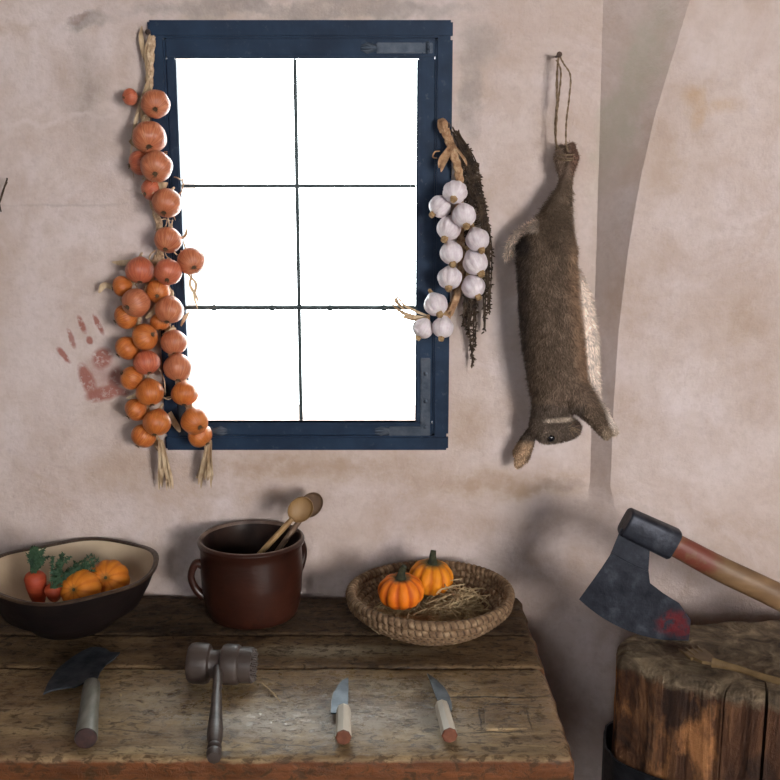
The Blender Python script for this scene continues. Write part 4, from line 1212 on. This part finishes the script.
def squash(loc, r, flat, up, mat, label, group, stem=True, nr=9, roll=0.0, dep=0.11):
    t_ = thing('squash', label, 'squash', loc, group)
    b = MB(); prof_ = []
    for i in range(29):
        a = PI * i / 28
        rr = math.sin(a) ** .8
        z = -math.cos(a) * flat
        z -= math.copysign(1, -math.cos(a)) * flat * .20 * max(0, 1 - rr * 2.2)
        prof_.append((max(rr, .0), z))
    n = 90; rib = []
    def md_(a, rr, z):
        w = abs(math.cos(nr * a / 2)) if False else 0.5 + 0.5 * math.cos(nr * a)
        k_ = 1 - dep * (1 - w) ** 2 * min(1, rr * 1.4)
        rib.append(w)
        return rr * k_ , z
    b.lathe(prof_, n, None, md_)
    o = b.build('rind', mat, t_, local=True, fix=False)
    for p_ in o.data.polygons: p_.use_smooth = True
    ra = o.data.attributes.new('rib', 'FLOAT', 'POINT')
    for i, w in enumerate(rib): ra.data[i].value = w
    b = MB()
    zt = flat * .80
    if stem:
        c_ = catmull([(0, 0, zt - .02), (0.02, 0, zt + .18), (0.06, .03, zt + .40), (0.16, .05, zt + .62)], 5); n_ = len(c_)
        b.tube(c_, [lerp(.26, .12, (i / (n_ - 1)) ** .6) for i in range(n_)], 10)
        b.build('stem', M_stem, t_, local=True)
    else:
        b.lathe([(0, .055), (.07, .05), (.10, .0), (.09, -.05)], 10, Matrix.Translation((0, 0, zt)))
        b.build('blossom_scar', M_stem, t_, local=True)
    t_.rotation_mode = 'QUATERNION'
    t_.rotation_quaternion = Vector(up).normalized().to_track_quat('Z', 'Y') @ Quaternion((0, 0, 1), roll)
    t_.scale = (r, r, r)
    return t_
p = onY(109, 580, yb - .005); squash(p, .041, .80, (.0, -.75, .45), M_pk3, 'small orange squash lying on its side, nearest the far bowl wall', 'squashes in the cream bowl', False, 10, 0.0, .045)
p = onY(81, 590, yb - .062); squash(p, .040, .78, (-.25, -.8, .35), M_pk3, 'small orange squash lying against the near rim of the bowl', 'squashes in the cream bowl', False, 10, .3, .045)

# =================================================================== BASKET
t = NT('coiled_straw')
v = t.coord('Object')
at = t.n('ShaderNodeAttribute'); at.attribute_name = 'wrap'
c = t.ramp(t.noise(v, 90, 4), [(0.3, (0.11, 0.062, 0.034)), (0.55, (0.23, 0.145, 0.082)), (0.75, (0.38, 0.27, 0.165))])
c = t.mix(t.maprange(at.outputs['Fac'], .70, .2, 0, .9), c, (0.028, 0.016, 0.010))
M_straw = t.done(c, .75, t.bump(t.noise(v, 260, 3), .5, .002), 0, .25)
bk = onZ(430, 593, 0.824)
bk_c = Vector((bk.x, bk.y, TZ)); rk = 84.5 * mpp(bk); hk = .824 - TZ
basket = thing('coiled_basket', 'shallow round coiled straw basket holding two small pumpkins and straw', 'basket', bk_c)
def coil(name, rings, rc, nst, nper, ns=9):
    vs = []; fs = []; wr = []
    for (rr, zz, kk) in rings:
        n = max(60, int(nst * rr / rk) * nper); st = n // nper
        base = len(vs)
        for i in range(n):
            a = 2 * PI * i / n
            for j in range(ns):
                ph = 2 * PI * j / ns
                w = (i / nper + ph / (2 * PI) * 1.0) % 1.0
                prof_ = abs(math.sin(PI * w)) ** .55
                r2 = rc * kk * (.74 + .28 * prof_)
                wr.append(prof_)
                ro = rr + r2 * math.cos(ph)
                vs.append(bk_c + Vector((ro * math.cos(a), ro * math.sin(a), zz + r2 * math.sin(ph) + .002 * math.sin(2 * a + .5))))
        for i in range(n):
            for j in range(ns):
                fs.append((base + i * ns + j, base + i * ns + (j + 1) % ns, base + ((i + 1) % n) * ns + (j + 1) % ns, base + ((i + 1) % n) * ns + j))
    b = MB(); b.add(vs, fs)
    o = b.build(name, M_straw, basket, fix=False)
    for p_ in o.data.polygons: p_.use_smooth = True
    ra = o.data.attributes.new('wrap', 'FLOAT', 'POINT')
    ra.data.foreach_set('value', wr)
    o.data.flip_normals() if False else None
    return o
rc = .0088
coil('base_coil', [(r_, .0125, 1.0) for r_ in [.012 + .0150 * i for i in range(6)]], rc, 84, 7)
coil('wall_coil', [(lerp(.092, rk - .0115, (i / 5) ** .8), lerp(.018, hk - .015, (i / 5) ** 1.25), 1.0) for i in range(6)], rc, 84, 8)
coil('rim', [(rk - .010, hk + .000, 1.15)], rc, 84, 8)

p1 = onY(401, 591, bk_c.y - .030); squash(p1, .0455, .68, (-.02, -.12, 1), M_pk1, 'reddish orange small pumpkin in the basket, in front of the yellower one', 'pumpkins in the basket', True, 10)
p2 = onY(431, 577, bk_c.y + .040); squash(p2, .0450, .74, (.08, -.05, 1), M_pk2, 'yellow orange small pumpkin in the basket, behind the redder one', 'pumpkins in the basket', True, 10, .2)
M_hay = simple('hay', (0.30, 0.21, 0.11), (0.58, 0.44, 0.25), 40, .8, .2, .001)
b = MB(); q = random.Random(61)
for i in range(950):
    a = q.uniform(0, 2 * PI); rr = math.sqrt(q.random()) * .112
    # heap towards the open side, thinner under the pumpkins
    hx = bk_c.x + rr * math.cos(a); hy = bk_c.y + rr * math.sin(a)
    heap = .026 + .066 * math.exp(-(((hx - bk_c.x - .055) / .05) ** 2 + ((hy - bk_c.y - .005) / .05) ** 2)) + .026 * math.exp(-(((hx - bk_c.x + .04) / .07) ** 2 + ((hy - bk_c.y + .085) / .03) ** 2))
    c0 = Vector((hx, hy, TZ + q.uniform(.023, max(.024, heap))))
    if (c0 - p1).length < .048 or (c0 - p2).length < .049: continue
    d = Vector((q.gauss(0, 1), q.gauss(0, 1), q.gauss(0, .25))).normalized(); L_ = q.uniform(.015, .04)
    cv = Vector((q.gauss(0, 1), q.gauss(0, 1), abs(q.gauss(0, .5)))) * .010
    pts = [c0 - d * L_ + cv * .2, c0 - d * L_ * .3 + cv, c0 + d * L_ * .4 + cv, c0 + d * L_]
    pts = [Vector((bk_c.x + (x.x - bk_c.x) * min(1, .125 / max(.001, math.hypot(x.x - bk_c.x, x.y - bk_c.y))), bk_c.y + (x.y - bk_c.y) * min(1, .125 / max(.001, math.hypot(x.x - bk_c.x, x.y - bk_c.y))), max(TZ + .022, x.z))) for x in pts]
    b.tube(catmull(pts, 3), q.uniform(.0008, .0015), 4)
for (a_, e_) in (((458, 614), (487, 599)), ((364, 607), (395, 613)), ((395, 600), (415, 618))):
    pa, pe = onZ(*a_, TZ + .045), onZ(*e_, TZ + .058)
    leaf_strip(b, [pa, pa.lerp(pe, .4) + Vector((0, 0, -.003)), pe], .0018, q)
tag(b.build('straw', M_hay, None, loc=bk_c + Vector((0, 0, .02))), 'loose dry straw heaped around the pumpkins in the coiled basket', 'straw', None, 'stuff')

# =================================================================== TOOLS ON THE TABLE
TZs = TZ + 0.0008
M_steel = simple('dark_forged_steel', (0.025, 0.030, 0.038), (0.075, 0.085, 0.10), 40, 0.5, 0.35, 0.002, metal=0.7)
M_steel2 = simple('worn_knife_steel', (0.07, 0.085, 0.10), (0.16, 0.18, 0.20), 60, 0.45, 0.25, 0.001, metal=0.8)
t = NT('weathered_grey_handle')
v = t.coord('Object', (1, .25, 1))
M_grey = t.done(t.ramp(t.noise(v, 60, 5), [(0.3, (0.10, 0.095, 0.075)), (0.65, (0.22, 0.215, 0.18))]), .45, t.bump(t.noise(v, 120, 4), .3, .002), 0, .45)
M_endred = simple('dark_end_grain', (0.016, 0.008, 0.008), (0.05, 0.02, 0.017), 60, .7, .4, .002)
def handle_lathe(b, a, e, prof_, n=24, mod=None):
    L_ = (e - a).length
    b.lathe([(r_, s * L_) for r_, s in prof_], n, axis_mat(a, e - a), mod)
def blade(b, pts2, z0, z1, th, edge_thick=None):
    """Outline given on the photo, laid on a slightly sloping plane above the table."""
    P = [onZ(x, y, z0) for x, y in pts2]
    b.prism(P, (0, 0, th))
# skinning blade with broad curved edge
cl = thing('curved_cleaver', 'dark curved crescent blade with stubby grey wooden handle lying on table', 'knife', onZ(86, 700, TZ))
b = MB()
zb = TZ + .013
ol = [(43.4, 695), (48.3, 683.7), (58.2, 669.6), (72.3, 658.3), (82, 652.5), (90.6, 648.5), (99, 648.3), (106, 649.9), (110.4, 653.4), (120, 653.6), (114.6, 659.7), (106, 665.4), (100, 673), (97.5, 680), (84, 684), (75, 688), (65, 688.7), (55, 690.5), (48, 692.8)]
b.prism([onZ(x, y, zb) for x, y in ol], (0, 0, .003)); b.build('blade', M_steel, cl, angle=30)
b = MB(); ha, he = onZ(92, 683, TZ + .0165), onZ(86, 738, TZ + .0185)
handle_lathe(b, ha, he, [(0, 0), (.009, .0), (.0135, .03), (.0150, .2), (.0150, .5), (.0165, .8), (.0175, .96), (.0172, 1.0)], 20, lambda a, r_, z: (r_ * (1 + .04 * math.cos(2 * a)), z)); b.build('handle', M_grey, cl)
b = MB(); dv = (he - ha).normalized()
handle_lathe(b, he, he + dv * .004, [(0.0172, 0), (.0165, .8), (.012, 1.0), (0, .9)], 20); b.build('handle_end', M_endred, cl)

# meat mallet
t = NT('worn_mallet_wood')
v = t.coord('Object', (.35, 1, 1))
c = t.ramp(t.noise(v, 30, 5), [(0.3, (0.030, 0.020, 0.017)), (0.6, (0.062, 0.045, 0.038)), (0.8, (0.12, 0.10, 0.09))])
M_mal = t.done(c, .45, t.bump(t.noise(v, 80, 4), .4, .003), 0, .45)
mh = onZ(220, 664, TZ + .0365)
ml = thing('meat_mallet', 'grey brown turned wooden meat mallet with toothed end lying on table', 'mallet', Vector((mh.x, mh.y, TZ)))
rr = .0355
prof_ = [(0, -.055), (.030, -.055), (.0335, -.052), (rr, -.046), (rr, -.024), (.0335, -.019), (.026, -.016), (.0245, -.012), (.0245, -.002), (.026, .002), (.033, .005), (rr, .010), (rr, .030), (.034, .034), (.031, .036), (.0315, .040), (.0312, .058)]
b = MB(); b.lathe(prof_ + [(0, .0575)], 40, axis_mat(mh, (1, -.04, -.02)))
mo = b.build('head', M_mal, ml)
b = MB(); mm = axis_mat(mh, (1, -.04, -.02))
for iy in range(-3, 4):
    for iz in range(-3, 4):
        y_, z_ = iy * .0085, iz * .0085
        if math.hypot(y_, z_) > .0295: continue
        vs = [mm @ Vector((y_ + dx * .0036, z_ + dz * .0036, .057)) for dx, dz in ((-1, -1), (1, -1), (1, 1), (-1, 1))] + [mm @ Vector((y_, z_, .065))]
        b.add(vs, [(0, 1, 4), (1, 2, 4), (2, 3, 4), (3, 0, 4), (3, 2, 1, 0)])
b.build('teeth', M_mal, mo)
ha, he = onZ(218, 668, TZ + .040), onZ(214, 756, TZ + .0145)
b = MB(); handle_lathe(b, ha, he, [(0, -.02), (.0078, -.02), (.0078, .12), (.0080, .26), (.0072, .28), (.0072, .30), (.0085, .33), (.0092, .45), (.0108, .6), (.0130, .74), (.0128, .80), (.0105, .87), (.0090, .89), (.0112, .91), (.0112, .93), (.0092, .945), (.0118, .96), (.0122, .99), (.0100, 1.02), (0, 1.03)]); b.build('handle', M_mal, ml)

M_bone = simple('pale_knife_handle', (0.52, 0.46, 0.37), (0.70, 0.64, 0.54), 30, .5, .25, .002, (1, .2, 1))
M_cap = simple('reddish_end_grain', (0.11, 0.035, 0.018), (0.20, 0.07, 0.036), 60, .7, .3, .002)
def knife(label, outline, a2, e2, r_, name='paring_knife'):
    k_ = thing(name, label, 'knife', onZ(a2[0], a2[1], TZ), 'paring knives on the table')
    b = MB(); b.prism([onZ(x, y, TZ + .009) for x, y in outline], (0, 0, .0022)); b.build('blade', M_steel2, k_, angle=30)
    ha, he = onZ(a2[0], a2[1], TZ + .012), onZ(e2[0], e2[1], TZ + .0145)
    b = MB(); handle_lathe(b, ha, he, [(0, 0), (r_ * .80, 0), (r_ * .92, .03), (r_ * .95, .5), (r_, .95), (r_, 1.0)], 8, None); b.build('handle', M_bone, k_, angle=25)
    b = MB(); d_ = (he - ha).normalized()
    handle_lathe(b, he, he + d_ * .0035, [(r_, 0), (r_ * .96, .7), (r_ * .8, 1.0), (0, 1.0)], 8); b.build('handle_end', M_cap, k_, angle=25)
knife('small knife with pale handle on the table, nearer the mallet', [(348.4, 678.3), (348.5, 695), (347.5, 712), (336, 714), (331, 713.8), (331.3, 704), (333, 695), (337.7, 686.5), (342, 681.5)], (343.6, 709), (343.4, 737), .0128)
knife('small knife with pale handle on the table, nearer the table end', [(427, 674), (437, 681), (445.4, 689.6), (449.5, 697), (451.7, 705), (452, 712), (447, 711), (438.5, 704), (434.5, 694), (430.5, 683)], (441.5, 705), (449.5, 735), .0128)
b = MB(); q = random.Random(71)
for (x0, y0, x1, y1) in ((262, 683, 276, 697), (270, 690, 280, 702), (120, 694, 121, 696)):
    pa, pe = onZ(x0, y0, TZ + .0035), onZ(x1, y1, TZ + .0035)
    bb = MB(); bb.tube([pa, pa.lerp(pe, .5) + Vector((.001, .001, .001)), pe], .0011, 5)
    tag(bb.build('straw_stalk', M_hay, None, loc=pa), {262: 'longer pale straw stalk lying on the table beside the mallet', 270: 'shorter pale straw stalk lying on the table nearer the knives', 120: 'tiny pale straw chip lying on the table beside the cleaver'}[x0], 'straw')

# =================================================================== CHOPPING BLOCK
SZ = 0.79
front = [(616, 640), (617, 648), (622, 655), (634, 661), (649, 667), (678, 676), (709, 684), (745, 692), (779, 698.5), (815, 703), (850, 704), (885, 700), (915, 690), (935, 672), (938, 655), (925, 636), (890, 624), (850, 620), (800, 618), (750, 619), (700, 621), (655, 626), (630, 632)]
rim = [onZ(x, y, SZ) for x, y in front]
cen = sum(rim, Vector((0, 0, 0))) / len(rim)
rim_pts = rim + [rim[0]]
def rim_radius():
    tab_ = []
    for p in rim:
        d = p - cen; tab_.append((math.atan2(d.y, d.x), d.length))
    tab_.sort()
    tab_ = [(tab_[-1][0] - 2 * PI, tab_[-1][1])] + tab_ + [(tab_[0][0] + 2 * PI, tab_[0][1])]
    return tab_
rtab = rim_radius()
t = NT('split_log')
v = t.coord('Object', (1, 1, .16))
vo = t.coord('Object')
g = t.noise(v, 9, 8, .68, .9)
c = t.ramp(g, [(0.30, (0.018, 0.009, 0.006)), (0.45, (0.075, 0.032, 0.016)), (0.58, (0.17, 0.078, 0.036)), (0.78, (0.32, 0.17, 0.085))])
c = t.mix(t.maprange(t.noise(t.coord('Object', (1, 1, .5)), 11, 6, .65), .52, .62, 0, .85), c, (0.40, 0.175, 0.065))
c = t.mix(t.maprange(t.noise(t.coord('Object', (1, 1, .45)), 8, 6, .62, .5), .53, .62, 0, .9), c, (0.022, 0.012, 0.009))
s_ = t.n('ShaderNodeSeparateXYZ'); t.l(vo, s_.inputs[0])
zz = t.math('ADD', s_.outputs[2], t.math('MULTIPLY', t.math('SUBTRACT', t.noise(vo, 30, 5, .7), .5), .05))
topf = t.maprange(zz, SZ - .030, SZ - .016, 0, 1)
ct = t.ramp(t.noise(vo, 22, 6, .65, .8), [(0.34, (0.04, 0.028, 0.019)), (0.5, (0.125, 0.09, 0.056)), (0.68, (0.30, 0.225, 0.14))])
c = t.mix(topf, c, ct)
nb = t.bump(g, 1.0, .02); nb = t.bump(t.noise(vo, 60, 5, .7), .7, .006, nb)
M_log = t.done(c, .75, nb, 0, .25)
st = thing('chopping_block', 'thick tree stump chopping block bound with an iron hoop, beside the table', 'stump', (cen.x, cen.y, 0))
cracks = [(math.atan2(p.y - cen.y, p.x - cen.x), w, dp) for p, w, dp in ((onZ(767, 697, SZ), .013, .08), (onZ(725, 688, SZ), .006, .008), (onZ(618, 650, SZ), .006, .010))]
N_ = 540
zs = [0.0, .1, .2, .3, .4, .5, .58, .64, .68, .71, .735, .75, .76, .768, .775, .781, .786, .789, .790]
vs = []; fs = []
def log_r(a, z):
    r_ = interp(rtab, a)
    r_ *= 1 + .05 * smooth(.75, 0, z)
    pv = Vector((math.cos(a) * 3, math.sin(a) * 3, z * .6))
    r_ += .007 * noise.noise(pv * 2.2) + .0022 * noise.noise(pv * 5.0) + .0014 * noise.noise(Vector((pv.x, pv.y, z * 2)) * 16)
    for (ca_, w, dp) in cracks:
        d = (a + .012 * noise.noise(Vector((0, 0, z * 9))) - ca_ + PI) % (2 * PI) - PI
        r_ -= dp * max(0, 1 - abs(d) / w) ** .7
    e = SZ - z
    if e < .022: r_ -= .022 * (1 - math.sqrt(max(0, 1 - (1 - e / .022) ** 2)))
    return r_
for z in zs:
    for j in range(N_):
        a = -PI + 2 * PI * j / N_
        r_ = log_r(a, z)
        vs.append((cen.x + r_ * math.cos(a), cen.y + r_ * math.sin(a), z))
for i in range(len(zs) - 1):
    for j in range(N_): fs.append((i * N_ + j, i * N_ + (j + 1) % N_, (i + 1) * N_ + (j + 1) % N_, (i + 1) * N_ + j))
last = (len(zs) - 1) * N_
for kk in (.93, .85, .75, .62, .48, .34, .2, .08):   # the hacked top
    base = len(vs)
    for j in range(N_):
        a = -PI + 2 * PI * j / N_
        r_ = log_r(a, SZ) * kk
        x, y = cen.x + r_ * math.cos(a), cen.y + r_ * math.sin(a)
        dip = -.004 * smooth(1, .5, kk) + .0022 * nz((x, y, 0), 22) * smooth(1.0, .8, kk)
        vs.append((x, y, SZ + dip))
    for j in range(N_): fs.append((last + j, last + (j + 1) % N_, base + (j + 1) % N_, base + j))
    last = base
fs.append(tuple(last + j for j in range(N_)))
fs.append(tuple(range(N_ - 1, -1, -1)))
b = MB(); b.add(vs, fs)
b.build('log', M_log, st, angle=60)
M_hoop = simple('black_iron_hoop', (0.012, 0.013, 0.018), (0.035, 0.037, 0.045), 30, .55, .4, .003, metal=.6)
zh1 = onY(608, 735, cen.y).z
zh1 = zh1 - 0.035
hv_ = []; hf_ = []; n = 120
for (off, z) in ((.010, zh1 - .085), (.014, zh1 - .085), (.014, zh1), (.010, zh1)):
    for j in range(n):
        a = -PI + 2 * PI * j / n
        r_ = max(interp(rtab, a + d_) for d_ in (-.1, 0, .1)) * (1 + .05 * smooth(.75, 0, zh1)) + off
        hv_.append((cen.x + r_ * math.cos(a), cen.y + r_ * math.sin(a), z))
for i in range(4):
    for j in range(n): hf_.append((i * n + j, i * n + (j + 1) % n, ((i + 1) % 4) * n + (j + 1) % n, ((i + 1) % 4) * n + j))
b = MB(); b.add(hv_, hf_); b.build('iron_hoop', M_hoop, st)

# ------------------------------------------------------------------ axe
toe = onZ(688, 642, SZ - .006)
YA = toe.y
def A(px, py, dy=0.0): return onY(px, py, YA + dy)
t = NT('axe_steel')
v = t.coord('Object')
c = t.ramp(t.noise(v, 26, 6, .65), [(0.3, (0.014, 0.016, 0.024)), (0.55, (0.034, 0.038, 0.052)), (0.75, (0.085, 0.09, 0.11))])
dn = t.noise(v, 40, 4, .6, 0, 1)
off = t.n('ShaderNodeVectorMath', operation='SUBTRACT'); off.inputs[1].default_value = (.5, .5, .5); t.l(dn, off.inputs[0])
sc = t.n('ShaderNodeVectorMath', operation='SCALE'); sc.inputs['Scale'].default_value = .03; t.l(off.outputs[0], sc.inputs[0])
wv = t.n('ShaderNodeVectorMath', operation='ADD'); t.l(v, wv.inputs[0]); t.l(sc.outputs[0], wv.inputs[1])
brk = t.maprange(t.noise(v, 60, 4, .6), .38, .5, 0, 1)
axo = A(650, 545)
for (px, py, rx, rz, st_) in ((672, 622, 20, 16, .95), (684, 632, 9, 10, .8)):
    p = A(px, py) - axo; kx = mpp(A(px, py))
    c = t.stain(wv.outputs[0], c, 'xz', p.x, p.z, rx * kx, rz * kx, 20, (0.13, 0.014, 0.018), st_, .5, brk)
M_axe = t.done(c, .48, t.bump(t.noise(v, 70, 5), .5, .003), .55, .5)
axe = thing('axe', 'broad bearded axe with red stains, stuck by its toe in the stump', 'axe', axo)
rowsL = [(621, 528), (610, 555), (601.5, 568), (593, 580), (587.5, 587.5), (582.5, 594.5), (579, 599.3)]
rowsR = [(650, 546), (648.5, 570), (650, 583), (663, 593), (679, 603), (691, 620), (688.5, 642)]
bulge = [0, 1.0, 2.0, 5.0, 8.5, 11, 11.5]
thk = [.012, .0105, .009, .0065, .0045, .0028, .0004]
M2 = 16; vs = []; fs = []
for side in (-1, 1):
    for (l_, r_, bg_, th) in zip(rowsL, rowsR, bulge, thk):
        for j in range(M2 + 1):
            s = j / M2
            px = lerp(l_[0], r_[0], s); py = lerp(l_[1], r_[1], s)
            k_ = 4 * s * (1 - s)
            vs.append(A(px - .45 * bg_ * k_, py + .9 * bg_ * k_, side * th))
nr_ = len(rowsL); W_ = M2 + 1
for sd in range(2):
    o_ = sd * nr_ * W_
    for i in range(nr_ - 1):
        for j in range(M2): fs.append((o_ + i * W_ + j, o_ + i * W_ + j + 1, o_ + (i + 1) * W_ + j + 1, o_ + (i + 1) * W_ + j))
O2 = nr_ * W_
for i in range(nr_ - 1):
    for j in (0, M2): fs.append((i * W_ + j, (i + 1) * W_ + j, O2 + (i + 1) * W_ + j, O2 + i * W_ + j))
for i in (0, nr_ - 1):
    for j in range(M2): fs.append((i * W_ + j, i * W_ + j + 1, O2 + i * W_ + j + 1, O2 + i * W_ + j))
b = MB(); b.add(vs, fs)
b.build('blade', M_axe, axe, angle=35)
b = MB()                                    # the socket: a thick rounded tube round the handle
e0_ = (A(631.5, 508.5) + A(618, 534)) / 2; e1_ = (A(679, 529.5) + A(668, 559)) / 2
axd = (e1_ - e0_).normalized(); upd = Vector((0, 1, 0)); sdd = axd.cross(upd)
hw0 = (A(631.5, 508.5) - A(618, 534)).length / 2; hw1 = (A(679, 529.5) - A(668, 559)).length / 2
n = 24; vs = []; fs = []
secs = [(0, .90), (.03, 1.0), (.5, 1.0), (.97, 1.0), (1.0, .93), (1.0, .72), (.9, .70)]
for (s, k_) in secs:
    for j in range(n):
        a = 2 * PI * j / n
        ca_, sa_ = math.cos(a), math.sin(a)
        ex = math.copysign(abs(ca_) ** .38, ca_); ey = math.copysign(abs(sa_) ** .75, sa_)
        vs.append(e0_.lerp(e1_, s) + sdd * (ex * lerp(hw0, hw1, s) * k_) + upd * (ey * .023 * k_))
for i in range(len(secs) - 1):
    for j in range(n): fs.append((i * n + j, i * n + (j + 1) % n, (i + 1) * n + (j + 1) % n, (i + 1) * n + j))
fs.append(tuple(range(n - 1, -1, -1))); fs.append(tuple((len(secs) - 1) * n + j for j in range(n)))
b.add(vs, fs); b.build('socket', M_axe, axe, angle=35)
b = MB()
for (yy, ky) in ((552, 0), ):
    b.tube([A(611, 552.5, -.0112), A(630, 563, -.0118), A(648, 571, -.0112)], .0018, 6)
b.build('forged_ridge', M_axe, axe)
t = NT('axe_handle_wood')
v0 = t.coord('Object')
v = t.coord('Object', (.3, 1, 1))
c = t.ramp(t.noise(v, 26, 5), [(0.3, (0.10, 0.052, 0.024)), (0.6, (0.20, 0.115, 0.055)), (0.8, (0.28, 0.175, 0.09))])
p = A(690, 556) - axo; kx = mpp(A(690, 556))
brk = t.maprange(t.noise(v0, 45, 4), .35, .5, .2, 1)
c = t.stain(v0, c, 'xz', p.x, p.z, 36 * kx, 30 * kx, 0, (0.15, 0.03, 0.02), .9, .5, brk)
M_hand = t.done(c, .5, t.bump(t.noise(v, 70, 4), .3, .002), 0, .4)
b = MB()
ha = (A(660, 522) + A(650, 550)) / 2
pts = [e0_.lerp(e1_, .15), e1_, (A(720, 554.5) + A(720, 583)) / 2, (A(780, 582) + A(780, 613)) / 2, A(840, 632), A(905, 668), A(960, 694)]
cpts = catmull(pts, 6); n_ = len(cpts)
b.tube(cpts, [interp([(0, .019), (.17, .0215), (.34, .0235), (.5, .0245), (.7, .0225), (.9, .021), (1, .025)], i / (n_ - 1)) for i in range(n_)], 16, flat=.72)
b.build('handle', M_hand, axe)

# ------------------------------------------------------------------ wooden fork on the block
M_fork = wood('wooden_fork', (0.10, 0.062, 0.025), (0.18, 0.115, 0.052), .5)
fz = SZ + .0085
def Fp(x, y, dz=0.0): return onZ(x, y, fz + dz)
fk = thing('wooden_fork', 'carved wooden fork lying across the top of the chopping block', 'fork', Fp(730, 668))
b = MB(); hd = [Fp(712, 662.5, .004), Fp(735, 668, .003), Fp(760, 676, .003), Fp(785, 683, .003), Fp(810, 689, .003)]
c_ = catmull(hd, 5); n_ = len(c_)
b.tube(c_, [interp([(0, .0095), (.15, .0068), (.4, .0058), (1, .0075)], i / (n_ - 1)) for i in range(n_)], 10, flat=.7); b.build('handle', M_fork, fk)
b = MB()
b.prism([Fp(*p) for p in ((691, 652.0), (704, 651.5), (713, 659), (716, 662), (713, 665.5), (702, 664), (692, 659.5), (685, 655))], (0, 0, .006)); b.build('neck', M_fork, fk, angle=30)
for (a_, e_) in (((692, 659), (678.5, 649.0)), ((695, 657), (684, 647.2)), ((699, 655), (690, 646.2)), ((703, 653.3), (696.5, 646))):
    b = MB(); b.tube(catmull([Fp(*a_, .003), Fp((a_[0] + e_[0]) / 2, (a_[1] + e_[1]) / 2, .0045), Fp(*e_, .003)], 4), [.0034] * 4 + [.003] * 4 + [.0012], 8); b.build('tine', M_fork, fk)
